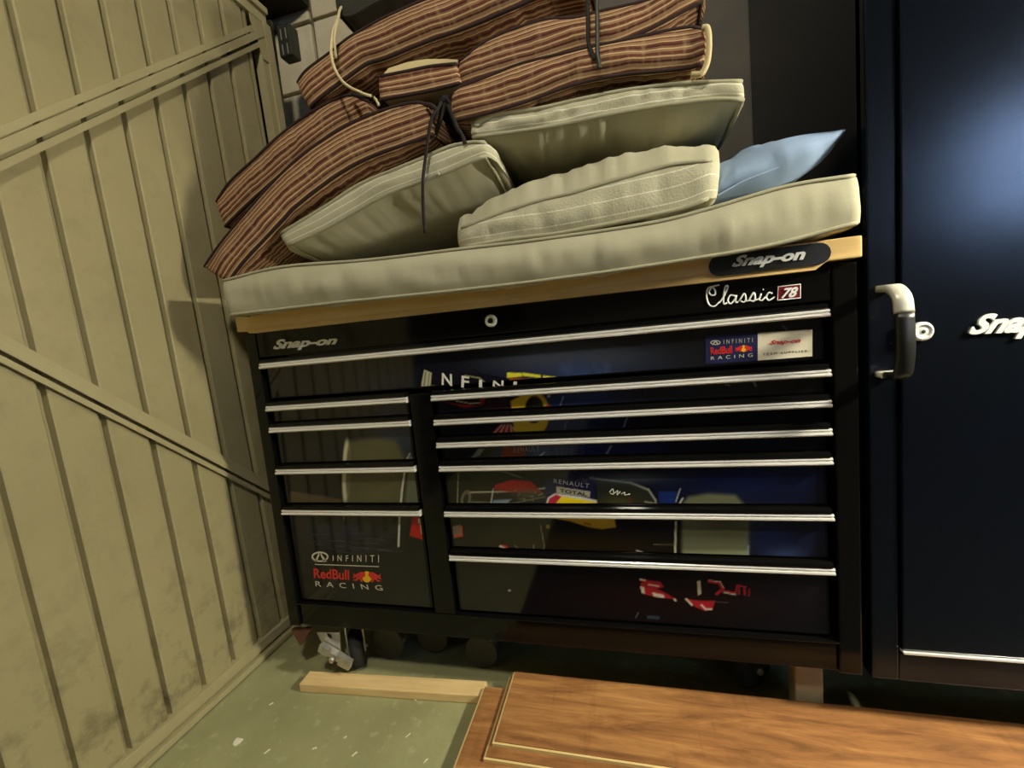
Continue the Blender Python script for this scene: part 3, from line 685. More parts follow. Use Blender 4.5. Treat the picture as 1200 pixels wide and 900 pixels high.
# casters
def caster(x, y, ang, brake, pale=False):
    cs = part('caster', (lambda b: (box(b, x - 0.045, x + 0.045, y - 0.045, y + 0.045, 0.142, 0.1495), b)[1])(bmesh.new()), M_STEEL if brake or pale else M_DARKMETAL)
    R = Matrix.Rotation(ang, 4, 'Z'); T = Matrix.Translation((x, y, 0)) @ R
    bm = bmesh.new(); lathe(bm, [(0.02, -0.017), (0.044, -0.017), (0.0505, -0.010), (0.0505, 0.010), (0.044, 0.017), (0.02, 0.017)], (0, 0, 0), 'Y', 28)
    bm.transform(T @ Matrix.Translation((-0.028, 0, 0.0505))); obj('wheel', bm, M_RUBBER, cs)
    bm = bmesh.new()
    for sg in (-1, 1):
        pts = [Vector((-0.045, sg * 0.024, 0.142)), Vector((0.04, sg * 0.024, 0.142)), Vector((0.034, sg * 0.024, 0.112)), Vector((-0.016, sg * 0.024, 0.04)), Vector((-0.040, sg * 0.024, 0.04))]
        prism(bm, pts, (0, -sg * 0.004, 0))
    box(bm, -0.045, 0.04, -0.024, 0.024, 0.137, 0.143)
    bm.transform(T); obj('fork', bm, M_STEEL if brake or pale else M_DARKMETAL, cs)
    bm = bmesh.new(); lathe(bm, [(0.007, -0.03), (0.007, 0.03)], (0, 0, 0), 'Y', 10); bm.transform(T @ Matrix.Translation((-0.028, 0, 0.0505))); obj('axle', bm, M_STEEL, cs)
    return cs
caster(0.10, 0.09, 2.2, True); caster(1.16, 0.15, 0.6, False)
for cx, cy, a in ((0.10, 0.52, 0.5), (0.30, 0.45, 1.9), (0.66, 0.5, 2.4), (1.21, 0.52, 0.5)): caster(cx, cy, a, False)
# brake pedal plates seen at the left front caster
br = [o for o in bpy.data.objects if o.name == 'caster'][0]
bm = bmesh.new()
prism(bm, [P(371, 741, 0.03), P(398, 741, 0.03), P(399, 768, 0.03), P(388, 765, 0.03), P(379, 757, 0.03)], (0, 0.004, 0))
obj('brake_plate', bm, M_STEEL, br)
bm = bmesh.new(); prism(bm, [P(383, 742, 0.029), P(388, 744, 0.029), P(389, 749, 0.029), P(384, 746, 0.029)], (0, 0.002, 0)); obj('slot', bm, M_RUBBER, br)
bm = bmesh.new()
def bar(bm, a, b_, w, y0, th):
    A, B = P(*a, y0), P(*b_, y0); d = (B - A).normalized(); n = Vector((-d.z, 0, d.x)) * w
    prism(bm, [A + n, B + n, B - n, A - n], (0, th, 0))
bar(bm, (373, 760), (409, 781), 0.007, 0.008, 0.02); bar(bm, (373, 760), (384, 766.5), 0.011, -0.004, 0.014); bar(bm, (396, 775), (409, 782), 0.012, -0.006, 0.016)
obj('brake_lever', bm, M_STEEL, br)
bm = bmesh.new(); lathe(bm, [(0.008, 0.0), (0.008, -0.008), (0.002, -0.01)], P(390, 772, 0.006), 'Y', 12); obj('pivot_bolt', bm, M_STEEL, br)

# ------------------------------------------------------------------ tall locker at the right
lkr = thing('tool_locker', 'tall glossy blue-black steel locker with pull handle standing right of the tool cabinet', 'locker', (1.78, 0.3, 0))
def lpart(name, bm, m, label=None): return put(obj(name, bm, m, None, label), lkr)
LX0, LX1, LZ1 = 1.318, 2.24, 2.08
bm = bmesh.new(); box(bm, LX0, LX1, 0.012, 0.6, 0.155, LZ1, 0.002); box(bm, LX0, 1.362, 0.0, 0.03, 0.15, LZ1, 0.003); box(bm, 2.2, LX1, 0.0, 0.03, 0.15, LZ1, 0.003); box(bm, 1.362, 2.2, 0.0, 0.03, 0.15, 0.206, 0.002); box(bm, 1.362, 2.2, 0.0, 0.03, 2.03, LZ1, 0.002)
lpart('carcass', bm, M_LOCKER)
bm = bmesh.new(); box(bm, 1.3655, 2.197, -0.004, 0.012, 0.215, 2.027, 0.003); ldoor = lpart('door', bm, M_LOCKER)
bm = bmesh.new(); box(bm, 1.366, 2.2, -0.007, 0.006, 0.2085, 0.2135, 0.0015); obj('edge_highlight', bm, M_CHROME, ldoor, 'thin bright strip standing in for the highlight on the bottom edge')  # bright metal colour paints the highlight along the door's bottom edge
lettering('lettering', 'Snap-on', [(1143, 369), (1285, 356), (1280, 394), (1129, 399)], -0.0045, M_CHROME2, ldoor, 0.004, 0.28, 0.038)
bm = bmesh.new(); lc = P(1078.5, 388.5, -0.004)
lathe(bm, [(0.0165, 0.0), (0.0165, -0.006), (0.0145, -0.009), (0.0105, -0.009), (0.010, -0.0075), (0.006, -0.0085), (0.001, -0.0085)], lc, 'Y', 24); lck = obj('lock', bm, M_CHROME2, ldoor)
bm = bmesh.new(); prism(bm, [lc + Vector((-0.03, -0.003, 0.014)), lc + Vector((0, -0.003, 0.0155)), lc + Vector((0, -0.003, -0.0155)), lc + Vector((-0.03, -0.003, -0.014))], (0, 0.004, 0)); obj('escutcheon', bm, M_SILVERPLASTIC, ldoor)
bm = bmesh.new(); lathe(bm, [(0.003, -0.006), (0.003, -0.0092), (0.0005, -0.0093)], lc, 'Y', 14); obj('keyhole', bm, M_RUBBER, lck)
# handle: a deep D pull; pale caps, dark grip
def strap(bm, path, w, th):
    """flat strap along path (Vectors in a YZ plane), width w in X"""
    n = len(path); R_ = []
    for i, p in enumerate(path):
        t = (path[min(i + 1, n - 1)] - path[max(i - 1, 0)]).normalized(); nn = Vector((0, -t.z, t.y)) * th
        R_.append([bm.verts.new(p + nn * a + Vector((w * b_, 0, 0))) for a, b_ in ((1, -.42), (1.0, .42), (.6, .5), (-.6, .5), (-1, .42), (-1, -.42), (-.6, -.5), (.6, -.5))])
    for A, B in zip(R_, R_[1:]):
        for k in range(8):
            f = bm.faces.new((A[k], A[(k + 1) % 8], B[(k + 1) % 8], B[k])); f.smooth = True
    bm.faces.new(R_[0][::-1]); bm.faces.new(R_[-1])
hx = 1.342
bm = bmesh.new(); strap(bm, catmull([Vector((hx, 0.0, 0.893)), Vector((hx, -0.030, 0.890)), Vector((hx, -0.050, 0.874)), Vector((hx, -0.056, 0.848))], 5), 0.026, 0.006)
hd = lpart('handle', bm, M_SILVERPLASTIC, 'pull handle with pale caps and dark grip')
bm = bmesh.new(); strap(bm, catmull([Vector((hx, -0.056, 0.848)), Vector((hx, -0.059, 0.80)), Vector((hx, -0.056, 0.765)), Vector((hx, -0.048, 0.745)), Vector((hx, -0.02, 0.742))], 5), 0.025, 0.006); obj('grip', bm, M_GREYPLASTIC, hd)
bm = bmesh.new(); strap(bm, [Vector((hx, -0.02, 0.742)), Vector((hx, -0.008, 0.742)), Vector((hx, 0.0, 0.743))], 0.03, 0.005); obj('foot', bm, M_SILVERPLASTIC, hd)

# ------------------------------------------------------------------ cushions
def resample(pts, n):
    L = [0.0]
    for a, b_ in zip(pts, pts[1:]): L.append(L[-1] + (b_ - a).length)
    out = []
    for k in range(n):
        s = L[-1] * k / (n - 1); i = 0
        while i < len(L) - 2 and L[i + 1] < s: i += 1
        t = (s - L[i]) / max(1e-9, L[i + 1] - L[i]); out.append(pts[i].lerp(pts[i + 1], t))
    return out, L[-1]
def cushion(name, label, group, top, bot, y, d, pt, pb, mats, pipe_m, r_pipe=0.0045, bulge=0.008, wr=1.0, seed=0, endr=0.012, pipes=(1, 1), gather=1.0, pw=0.5, zmin=None, pe=0.4):
    """top, bot: photo outlines of the front boxing's two seams on plane Y=y (y may be (left,right)); d: vector front to back"""
    ys = y if isinstance(y, tuple) else (y, y)
    def seam(px):
        u0, u1 = px[0][0], px[-1][0]
        return catmull([P(u, v, ys[0] + (ys[1] - ys[0]) * (u - u0) / (u1 - u0)) for u, v in px], 6)
    _, L = resample(seam(top), 8); n = max(24, int(L / 0.010))
    T, L = resample(seam(top), n); B, _ = resample(seam(bot), n)
    d = Vector(d); base = Vector((sum(p.x for p in B) / n, sum(p.y for p in B) / n + d.y / 2, min(p.z for p in B)))
    root = thing(name, label, 'cushion', base, group)
    bm = bmesh.new(); uvl = bm.loops.layers.uv.new('UVMap')
    nf, nt_, nb = 8, 16, 4
    dl = d.length; off = Vector((seed * 7.3, seed * 1.7, 0))
    rings, uvs, kinds = [], [], None
    for i in range(n):
        u = i / (n - 1); t, b_ = T[i], B[i]; h = t - b_; hl = h.length; nn = h.normalized()
        tang = (T[min(i + 1, n - 1)] - T[max(i - 1, 0)]).normalized()
        fwd = d.cross(tang); fw = Vector((0, -1, 0))
        pinch = max(0.0, math.sin(math.pi * min(1, max(0, u)))) ** pe if 0 < u < 1 else (0.0 if pe > 0.2 else 0.7)
        loc, uv = [], []
        for k in range(nf):
            s = k / nf; g = math.sin(math.pi * s)
            w = noise.noise(Vector((u * L * 14, s * 2, 0)) + off) * 0.005 * wr + noise.noise(Vector((u * L * 60, s * 1.2, 3)) + off) * 0.0022 * wr * gather
            loc.append(b_ + h * s + fw * (g * bulge * (0.4 + 0.6 * pinch) + g * w)); uv.append((u * L, s * hl))
        for k in range(nt_):
            s = k / nt_; q = math.sin(math.pi * s); g = abs(q) ** pw * pinch
            dist = min(s, 1 - s) * dl
            w = (noise.noise(Vector((u * L * 9, s * dl * 7, 5)) + off) * 0.007 + noise.noise(Vector((u * L * 48, s * dl * 6, 8)) + off) * 0.009 * gather * math.exp(-dist / 0.08)) * wr * min(1, dist / 0.02)
            loc.append(t + d * s + nn * (pt * g + w)); uv.append((u * L, hl + s * dl))
        for k in range(nb):
            s = k / nb; loc.append(t + d - h * s - fw * (math.sin(math.pi * s) * bulge)); uv.append((u * L, hl + dl + s * hl))
        for k in range(nt_):
            s = 1 - k / nt_; q = math.sin(math.pi * s); g = abs(q) ** pw * pinch
            dist = min(s, 1 - s) * dl
            w = (noise.noise(Vector((u * L * 8, s * dl * 7, 15)) + off) * 0.006 + noise.noise(Vector((u * L * 48, s * dl * 6, 18)) + off) * 0.009 * gather * math.exp(-dist / 0.08)) * wr * min(1, dist / 0.02)
            loc.append(b_ + d * s - nn * (pb * g + w)); uv.append((u * L, -s * dl))
        rings.append(loc); uvs.append(uv)
    m = len(rings[0])
    if zmin is not None:
        for loc in rings:
            for p in loc:
                if p.y > -0.011 and p.z < zmin: p.z = zmin
    # rounded ends
    def cap(loc, tangv):
        c = sum(loc, Vector()) / m; out = []
        for k, o in ((0.965, 0.45), (0.86, 0.85), (0.55, 1.0)):
            hh = Vector(loc[nf] - loc[0]); 
            out.append([c + (p - c) * k + tangv * (endr * o) for p in loc])
        return out, c + tangv * endr
    t0 = (T[0] - T[1]).normalized(); t1 = (T[-1] - T[-2]).normalized()
    c0, m0 = cap(rings[0], t0); c1, m1 = cap(rings[-1], t1)
    allr = c0[::-1] + rings + c1
    alluv = [[(uu - 0.01 * (3 - j), vv) for uu, vv in uvs[0]] for j in range(3)] + uvs + [[(uu + 0.01 * (j + 1), vv) for uu, vv in uvs[-1]] for j in range(3)]
    V_ = [[bm.verts.new(p - base) for p in r] for r in allr]
    for i in range(len(V_) - 1):
        for k in range(m):
            k2 = (k + 1) % m
            f = bm.faces.new((V_[i][k], V_[i][k2], V_[i + 1][k2], V_[i + 1][k])); f.smooth = True
            front = k < nf; back = nf + nt_ <= k < nf + nt_ + nb
            f.material_index = 0 if (front or back) else 1
            a = [alluv[i][k], alluv[i][k2] if k2 else (alluv[i][0][0], 0.0), alluv[i + 1][k2] if k2 else (alluv[i + 1][0][0], 0.0), alluv[i + 1][k]]
            for lp, q in zip(f.loops, a): lp[uvl].uv = q
    for r, c, fl in ((V_[0], m0, True), (V_[-1], m1, False)):
        cv = bm.verts.new(c - base)
        for k in range(m):
            vs_ = (r[(k + 1) % m], r[k], cv) if fl else (r[k], r[(k + 1) % m], cv)
            f = bm.faces.new(vs_); f.smooth = True; f.material_index = 0
            for lp in f.loops: lp[uvl].uv = (0.0, 0.3 * lp.vert.co.z)
    # crisp seams
    for i in range(len(V_) - 1):
        for k in (0, nf, nf + nt_, nf + nt_ + nb):
            e = bm.edges.get((V_[i][k], V_[i + 1][k]))
            if e: e.smooth = False
    obj('cover', bm, mats, root)
    k_t, k_tb, k_b, k_bb = nf, nf + nt_, 0, nf + nt_ + nb
    for on, ka, kb in ((pipes[0], k_t, k_tb), (pipes[1], k_b, k_bb)):
        if not on: continue
        path = [r[ka] - base for r in rings]
        e1 = [rings[-1][ka].lerp(rings[-1][kb], q / 6) + t1 * 0.004 - base for q in range(1, 6)]
        back = [r[kb] - base for r in rings[::-3]]
        e0 = [rings[0][kb].lerp(rings[0][ka], q / 6) + t0 * 0.004 - base for q in range(1, 6)]
        bm = bmesh.new(); tube(bm, path + e1 + back + e0, r_pipe, 6, True); obj('piping', bm, pipe_m, root)
    return root
def tie(root, name, pts, r, m, label=None, seg=6, flat=1.0):
    bm = bmesh.new(); tube(bm, [p - Vector(root.location) for p in catmull([P(u, v, y) for u, v, y in pts], 6)], r, seg, flat=flat)
    return obj(name, bm, m, root, label)

GS = 'grey box cushions piled on the cabinet'
cu_base = cushion('bench_cushion', 'long pale grey bench cushion lying across the whole wooden worktop, bottom of the pile', None,
    [(262, 329), (330, 313), (430, 305), (540, 292), (640, 280), (760, 262), (830, 245), (920, 219), (1000, 206)],
    [(270, 369), (330, 362), (400, 354), (500, 344), (600, 333), (700, 320), (800, 305), (900, 288), (1004, 261)],
    (-0.065, -0.035), (0, 0.56, -0.004), 0.010, 0.004, [M_SAND, M_GREY], M_GREYPIPE, 0.004, 0.014, 1.1, 1, 0.02, zmin=0.9895)
cu_A = cushion('seat_cushion', 'leftmost grey cushion, pinstriped edge with zip, black tie hanging over it', None,
    [(330, 273), (380, 243), (420, 217), (467, 197), (497, 185), (527, 172), (553, 167), (567, 167)],
    [(340, 287), (360, 278), (387, 265), (420, 246), (453, 228), (493, 213), (520, 203), (553, 189), (568, 183)],
    (0.0, -0.005), (-0.01, 0.40, -0.055), 0.012, 0.02, [M_PIN, M_GREY], M_GREYPIPE, 0.0045, 0.006, 0.75, 2, 0.024)
cu_C = cushion('seat_cushion', 'plump puckered grey cushion whose pinstriped edge is at its bottom, mid pile', None,
    [(542, 267), (567, 257), (600, 245), (633, 235), (667, 227), (707, 215), (753, 202), (787, 193), (832, 188)],
    [(546, 289), (600, 280), (650, 274), (700, 265), (760, 253), (800, 244), (828, 233)],
    (-0.035, -0.03), (0.0, 0.40, 0.02), 0.080, 0.0, [M_PINWIDE, M_GREY], M_GREYPIPE, 0.0045, 0.008, 1.2, 3, 0.026, gather=1.3, pw=0.36, pe=0.18)
cu_B = cushion('seat_cushion', 'uppermost grey cushion, lying level just under the striped ones', None,
    [(553, 144), (583, 135), (633, 127), (687, 115), (733, 106), (800, 98), (833, 96.5), (868, 95.5)],
    [(555, 161), (600, 155), (647, 148), (700, 137), (767, 125), (833, 117), (870, 117)],
    (0.0, 0.0), (0.0, 0.40, 0.0), 0.008, 0.035, [M_PIN, M_GREY], M_GREYPIPE, 0.0045, 0.005, 2.2, 4, 0.010, gather=1.2)
ST = [M_STRIPE, M_STRIPE]
cu_S6 = cushion('striped_cushion', 'thick red striped cushion drooping off the left end onto the bench cushion', None,
    [(240, 312), (263, 280), (303, 233), (337, 197), (370, 170), (407, 147), (447, 130), (487, 120), (504, 126)],
    [(268, 330), (290, 302), (330, 260), (347, 242), (387, 211), (420, 191), (453, 177), (507, 158)],
    (-0.005, 0.0), (0.01, 0.38, 0.03), 0.012, 0.04, ST, M_PIPEDARK, 0.004, 0.012, 0.8, 5, 0.012)
cu_S5 = cushion('striped_cushion', 'thinner red striped cushion drooping toward the cream door, upper left, behind a thicker one', None,
    [(254, 236), (270, 213), (297, 188), (327, 160), (363, 133), (407, 112), (431, 119)],
    [(264, 265), (287, 243), (315, 217), (345, 192), (370, 172), (390, 156), (433, 134)],
    (0.05, 0.05), (0.02, 0.36, 0.0), 0.008, 0.02, ST, M_PIPEDARK, 0.004, 0.008, 1.2, 6, 0.010)
cu_S4 = cushion('striped_cushion', 'red striped cushion with cream loop at its right end, on the grey cushions', None,
    [(530, 112), (537, 103), (567, 92), (610, 75), (660, 63), (693, 55), (733, 47), (783, 36), (810, 32), (824, 35)],
    [(532, 142), (567, 134), (617, 119), (673, 99), (727, 88), (767, 84), (807, 80), (824, 74)],
    (-0.01, -0.01), (0.0, 0.40, 0.0), 0.006, 0.02, ST, M_PIPEDARK, 0.0035, 0.014, 1.1, 7, 0.014)
cu_S3 = cushion('striped_cushion', 'red striped cushion second from the bottom at the right, crossed by two hanging ties', None,
    [(539, 72), (567, 50), (600, 35), (640, 23), (673, 21), (700, 14), (750, 3), (790, -10), (818, -20)],
    [(541, 99), (583, 86), (633, 71), (680, 58), (717, 52), (753, 38), (783, 23), (822, 2)],
    (0.02, 0.03), (0.0, 0.38, 0.0), 0.008, 0.02, ST, M_PIPEDARK, 0.0035, 0.014, 1.1, 8, 0.014)
cu_S2 = cushion('striped_cushion', 'short square striped cushion end with pale top edge, wedged mid pile', None,
    [(444, 90), (475, 84), (505, 78), (534, 75)],
    [(446, 117), (475, 112), (510, 105), (538, 98)],
    (0.0, 0.01), (0.0, 0.34, 0.03), 0.026, 0.006, [M_STRIPE, M_SAND], M_PIPEDARK, 0.004, 0.004, 0.8, 9, 0.006, pe=0.15, pw=0.4)
cu_S1 = cushion('striped_cushion', 'big thick red striped cushion arching topmost, cream cord looping over it', None,
    [(349, 96), (360, 82), (387, 62), (410, 44), (443, 25), (477, 9), (498, 0), (540, -14), (600, -26), (680, -36)],
    [(364, 125), (378, 113), (407, 91), (430, 75), (453, 68), (497, 50), (553, 30), (603, 9), (640, -6), (690, -16)],
    (0.05, 0.02), (0.03, 0.38, 0.03), 0.02, 0.03, ST, M_PIPEDARK, 0.004, 0.016, 0.8, 10, 0.016)
cu_D = cushion('dark_cushion', 'charcoal cloth cushion lying on top of everything, dark corner against the white blocks', None,
    [(392, -28), (420, -38), (470, -46), (540, -60), (600, -70)],
    [(397, 16), (412, 18), (450, -2), (520, -28), (600, -42)],
    (0.12, 0.12), (0.0, 0.34, 0.02), 0.02, 0.02, [M_DARKCLOTH, M_DARKCLOTH], M_DARKCLOTH, 0.004, 0.01, 1.0, 11, 0.014)
cu_P = cushion('throw_pillow', 'pale blue soft pillow lying at the right end behind the plump grey cushion', None,
    [(834, 222), (850, 196), (875, 180), (907, 166), (940, 158), (975, 154), (987, 152.5)],
    [(832, 236), (850, 232), (880, 226), (915, 217), (945, 203), (968, 184), (984, 162)],
    (0.02, 0.035), (-0.05, 0.28, 0.0), 0.02, 0.0, [M_BLUE, M_BLUE], M_BLUE, 0.002, 0.035, 1.4, 12, 0.006, pipes=(0, 0))
# seam along the pillow's front
tie(cu_P, 'seam', [(838, 231, -0.005), (870, 213, -0.002), (905, 199, 0.0), (940, 182, 0.004), (973, 164, 0.018)], 0.0018, M_BLUE)
# ties and cords
tie(cu_S1, 'cord', [(436, 113, 0.0), (424, 109, -0.012), (405, 99, -0.012), (393, 82, -0.004), (388, 62, 0.0), (390, 38, 0.02), (396, 22, 0.06), (399, 10, 0.11), (408, 6, 0.14)], 0.0032, M_CORD, 'cream cord')
tie(cu_S1, 'cord', [(394, 68, 0.02), (392, 50, 0.015), (393, 36, 0.022), (397, 24, 0.06)], 0.0028, M_CORD, 'cream cord')
tie(cu_S5, 'tie_tape', [(436, 112, 0.02), (440, 116, 0.0), (444, 123, -0.005)], 0.003, M_CORD)
tie(cu_S5, 'tie_tape', [(412, 110, 0.03), (424, 113, 0.01), (437, 113, 0.0)], 0.004, M_BLACKTIE)
tie(cu_S4, 'piping_loop', [(823, 33, -0.018), (829, 34, -0.02), (831, 50, -0.022), (829, 72, -0.02), (822, 86, -0.016), (810, 88, -0.012)], 0.0055, M_PIPECREAM, 'cream piping loop')
tie(cu_S3, 'tie_tape', [(688, -18, -0.01), (689, 30, -0.022), (690, 52, -0.024), (697, 70, -0.03)], 0.0042, M_BLACKTIE, None, 6, 0.4)
tie(cu_S3, 'tie_tape', [(699, -18, -0.012), (700, 30, -0.026), (700, 60, -0.03), (702, 72, -0.032), (702.5, 80, -0.032)], 0.0045, M_DARKMETAL, None, 6, 0.4)
tie(cu_S6, 'tie_tape', [(521, 112, 0.0), (514, 126, -0.02), (505, 142, -0.026), (498, 190, -0.024), (495.5, 215, -0.03), (496, 245, -0.03), (498, 273, -0.03)], 0.0042, M_BLACKTIE, 'black tie hanging down', 6, 0.4)
tie(cu_S6, 'tie_tape', [(498, 122, -0.01), (506, 124, -0.018), (512, 130, -0.02), (508, 140, -0.018)], 0.005, M_PIPEDARK, None, 6, 0.4)
tie(cu_S6, 'tie_tape', [(522, 114, 0.0), (528, 130, -0.012), (536, 150, -0.012), (542, 160, -0.004), (545, 168, -0.012)], 0.005, M_BLACKTIE, None, 6, 0.4)
tie(cu_S6, 'tie_tape', [(524, 112, 0.004), (519, 128, -0.01), (514, 146, -0.006), (510, 160, 0.01)], 0.006, M_BLACKTIE, None, 6, 0.4)
bm = bmesh.new()
for i in range(10):
    a = random.uniform(0, 6.28); p = P(522 + 5 * math.cos(a), 118 + 5 * math.sin(a), 0.005) - Vector(cu_S6.location); q = P(524 + 9 * math.cos(a + 2), 130 + 8 * math.sin(a + 2), -0.004) - Vector(cu_S6.location)
    tube(bm, catmull([p, (p + q) / 2 + Vector((0, -0.01, 0.004)), q], 4), 0.004, 6, flat=0.5)
obj('tie_knot', bm, M_BLACKTIE, cu_S6)
bm = bmesh.new(); prism(bm, [P(u, v, 0.03) - Vector(cu_S2.location) for u, v in ((447, 90), (455, 80), (478, 72.5), (500, 69), (522, 69), (537, 70), (535, 76), (505, 80), (475, 86))], (0, 0.006, 0)); obj('flap', bm, M_PIPECREAM, cu_S2, 'pale cream fabric flap')
tie(cu_A, 'zip_pull', [(497, 213, -0.012), (505, 208.5, -0.014), (514, 203.5, -0.014)], 0.0025, M_STEEL)
tie(cu_A, 'zip_tab', [(512, 200, -0.014), (514, 203, -0.016), (515, 206, -0.016)], 0.0018, M_STEEL)

# dark board added to fill the dark space behind the pile
bm = bmesh.new(); box(bm, 0.42, 1.90, 0.606, 0.624, 0.0, 2.6, 0.003)
tag(obj('added_dark_board', bm, M_DARKBOARD), 'tall dark brown board added to darken the space behind the cushions', 'board')

# ------------------------------------------------------------------ on the floor
o = (lambda bm: (box(bm, -0.25, 0.25, -0.023, 0.023, -0.0115, 0.0115, 0.003), obj('timber_batten', bm, M_BATTEN))[1])(bmesh.new())
o.location = (0.262, -0.006, 0.0118); o.rotation_euler = (0, 0, math.radians(3.6)); tag(o, 'raw pale timber batten lying on the concrete along the cabinet front', 'batten')
o = (lambda bm: (box(bm, -0.3, 0.3, -0.02, 0.02, -0.0115, 0.0115, 0.003), obj('timber_batten', bm, M_BATTEN))[1])(bmesh.new())
o.location = (1.15, -0.10, 0.0118); tag(o, 'second timber batten hidden beneath the stacked laminate boards', 'batten')
def board(label, x0, x1, y0, y1, z, th=0.009):
    t = thing('laminate_board', label, 'board', ((x0 + x1) / 2, (y0 + y1) / 2, z), 'dark laminate boards stacked on the floor')
    bm = bmesh.new(); box(bm, x0, x1, y0, y1, z, z + th - 0.0022, 0); put(obj('core', bm, M_PLANKEDGE, None, 'pale fibreboard core'), t)
    bm = bmesh.new(); box(bm, x0 + 0.0042, x1 - 0.004, y0 + 0.0042, y1 - 0.001, z + th - 0.0022, z + th, 0.0005)
    put(obj('wood_face', bm, M_PLANK, None, 'brown wood-grain face'), t)
    return t
board('brown laminate board at the bottom of the floor stack, sticking out furthest left', 0.511, 1.72, -0.215, 0.006, 0.0238)
board('brown laminate board in the middle of the floor stack', 0.569, 1.80, -0.177, 0.034, 0.0332)
board('brown laminate board on top of the floor stack, widest wood grain face showing', 0.5805, 1.86, -0.151, 0.040, 0.0426)
def flake(u, v, pts, label, th=0.002):
    d = CAM_R.T @ np.array([(u - 600) / FPX, (v - 450) / FPX, 1.0]); t = (0.0003 - CAM_C[2]) / d[2]; c = Vector(CAM_C + t * d)
    pts = [(x * 0.75 + random.uniform(-.0012, .0012), y * 0.75 + random.uniform(-.0012, .0012)) for x, y in pts] if len(pts) < 6 else pts
    bm = bmesh.new(); prism(bm, [Vector((x, y, 0)) for x, y in pts], (0, 0, th))
    o = obj('paint_flake', bm, M_CHIP); o.location = (c.x, c.y, 0.0003); return tag(o, label, 'flake', 'white flakes on the floor')
flake(278, 870, [(-.009, .008), (.009, .008), (.0085, -.002), (.003, -.010), (-.004, -.008), (-.009, .0)], 'largest white paint flake on the bare concrete near the door', 0.003)
SM = [(-.003, -.007), (.001, -.006), (.0015, -.001), (.005, .006), (.001, .006)]
for u, v, a, s, lb in ((313, 881, 0.0, 1.0, 'small white flake right beside the largest flake'), (318, 825, 0.5, 0.9, 'thin white flake on concrete between door and batten end'), (369, 877, 0.8, 0.9, 'white flake on the open concrete below the batten middle'),
                       (408, 823, 1.3, 0.8, 'tiny white flake just below the batten'), (478, 862, 0.3, 1.2, 'pair-like pale flake near the laminate boards'), (415, 884, 0.2, 1.1, 'upright sliver of white flake at the bottom of the photo'),
                       (487, 821, 1.4, 0.9, 'pale speck touching the batten front edge near the boards'), (499, 892, 0.1, 0.9, 'white flake nearest the lowest laminate board'), (254, 861, 0.7, 0.4, 'tiniest white speck by the door bottom rail'), (405, 864, 0.4, .7, 'faint round white speck on the middle of the bare concrete')):
    c, s_ = math.cos(-a) * s, math.sin(-a) * s
    flake(u, v, [(x * c - y * s_, x * s_ + y * c) for x, y in SM], lb)
# timber block wedged below the cabinet's right end
a, b_ = P(932, 800, 0.05).x, P(965, 800, 0.05).x
bm = bmesh.new(); box(bm, a, b_, 0.05, 0.095, 0.0, 0.149, 0.003); tag(obj('timber_block', bm, M_DULLWOOD), 'dull pale timber block wedged upright below the right end of the cabinet', 'block')
# unseen black mat, added to darken reflections in the glossy fronts
bm = bmesh.new(); box(bm, 0.53, 5.8, -4.2, -0.25, 0.0, 0.006, 0.002); tag(obj('floor_mat', bm, M_RUBBER), 'large black mat added out of view to darken reflections in the glossy fronts', 'mat')
# dark round tins lying in the shade under the cabinet
for x, y, r, lb in ((0.195, 0.095, 0.05, 'dark round tin lying under the cabinet, nearest its braked caster'), (0.315, 0.135, 0.047, 'dark round tin lying under the cabinet, second from the braked caster'), (0.475, 0.10, 0.045, 'dark round tin lying under the cabinet, closest to the laminate boards')):
    t = thing('paint_tin', lb, 'tin', (x, y + 0.06, 0.0), 'dark tins under the cabinet')
    bm = bmesh.new(); lathe(bm, [(r - 0.002, -0.056), (r - 0.002, 0.06), (r - 0.004, 0.06)], (0, 0, r), 'Y', 28); obj('can', bm, M_DARKTIN, t)
    bm = bmesh.new(); lathe(bm, [(r - 0.003, -0.054), (r, -0.057), (r, -0.060), (r - 0.005, -0.060), (r - 0.007, -0.0585), (0.002, -0.0615)], (0, 0, r), 'Y', 28); obj('lid', bm, M_DARKTIN, t)
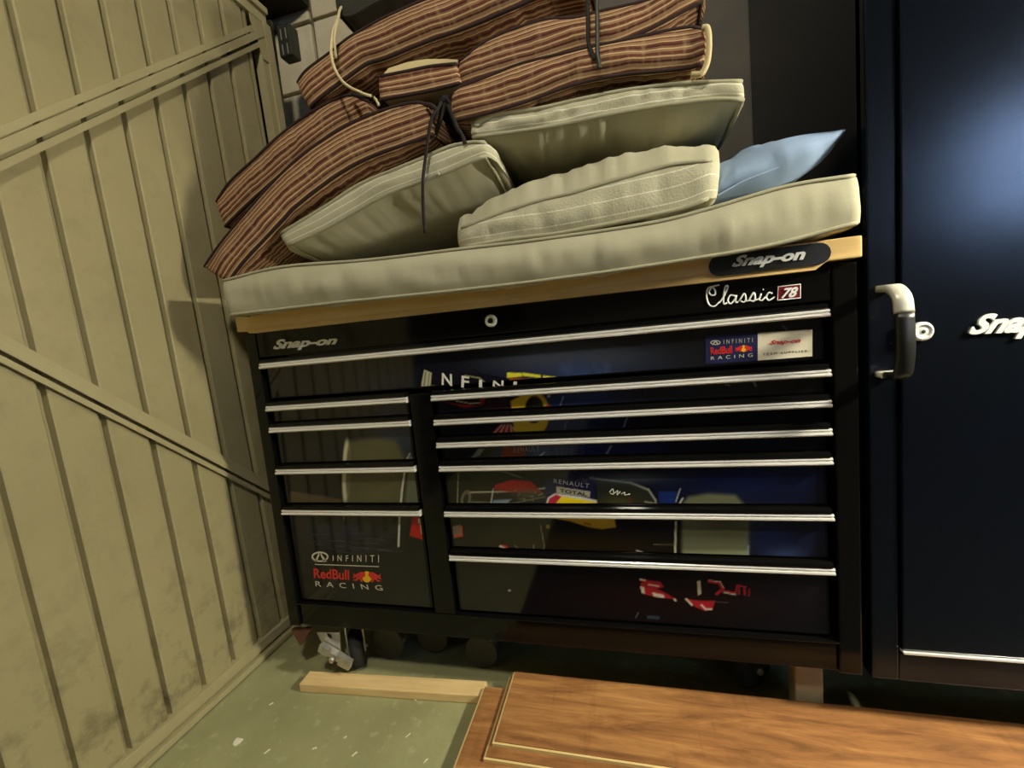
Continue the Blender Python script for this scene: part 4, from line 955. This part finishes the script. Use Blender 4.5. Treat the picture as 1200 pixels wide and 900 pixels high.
# broken tile scrap in the shade under the cabinet's left end
bm = bmesh.new(); prism(bm, [P(341, 738, 0.02), P(364, 738, 0.02), P(352, 757, 0.02)], (0, 0.012, 0)); 
zmin = min(v.co.z for v in bm.verts)
o = obj('terracotta_scrap', bm, M_BRICK); put(o, cab)

# ------------------------------------------------------------------ lamps (outside the frame: the main lamp and an added fill lamp)
def globe_mat(name, col, strength):
    m = bpy.data.materials.new(name); m.use_nodes = True
    b = m.node_tree.nodes['Principled BSDF']; b.inputs['Emission Color'].default_value = col; b.inputs['Emission Strength'].default_value = strength; b.inputs['Base Color'].default_value = (0.8, 0.8, 0.7, 1)
    return m
def globe(m, r, parent):
    bm = bmesh.new(); bmesh.ops.create_uvsphere(bm, u_segments=24, v_segments=12, radius=r)
    for f in bm.faces: f.smooth = True
    return obj('globe', bm, m, parent)
lamp = thing('floor_lamp', 'globe lamp on a black stand in front of the tall locker', 'lamp', LAMP_POS)
globe(globe_mat('lit_globe', LAMP_COL, LAMP_STRENGTH), 0.10, lamp)
bm = bmesh.new(); zb = -LAMP_POS[2]
lathe(bm, [(0.13, zb), (0.13, zb + 0.012), (0.02, zb + 0.022), (0.009, zb + 0.03), (0.009, -0.13), (0.03, -0.115), (0.04, -0.09)], (0, 0, 0), 'Z', 20); obj('stand', bm, M_RUBBER, lamp)
bm = bmesh.new(); lathe(bm, [(0.175, -0.02), (0.13, 0.125), (0.03, 0.17), (0.03, 0.175), (0.135, 0.135), (0.18, -0.019)], (0, 0, 0), 'Z', 28); obj('shade', bm, M_RUBBER, lamp)  # hood added to cut the lamp's light on the upper wall
lamp2 = thing('added_fill_lamp', 'round globe lamp added behind the camera as fill light', 'lamp', FILL_LAMP_POS)  # unseen lamp, added to fill the shadows from the front
globe(globe_mat('fill_globe', FILL_LAMP_COL, FILL_LAMP_STRENGTH), 0.10, lamp2)
bm = bmesh.new(); lathe(bm, [(0.05, 0.085), (0.05, 0.12), (0.02, 0.13), (0.02, CEIL - FILL_LAMP_POS[2] - 0.012), (0.06, CEIL - FILL_LAMP_POS[2] - 0.01), (0.06, CEIL - FILL_LAMP_POS[2])], (0, 0, 0), 'Z', 16); obj('holder', bm, M_RUBBER, lamp2)
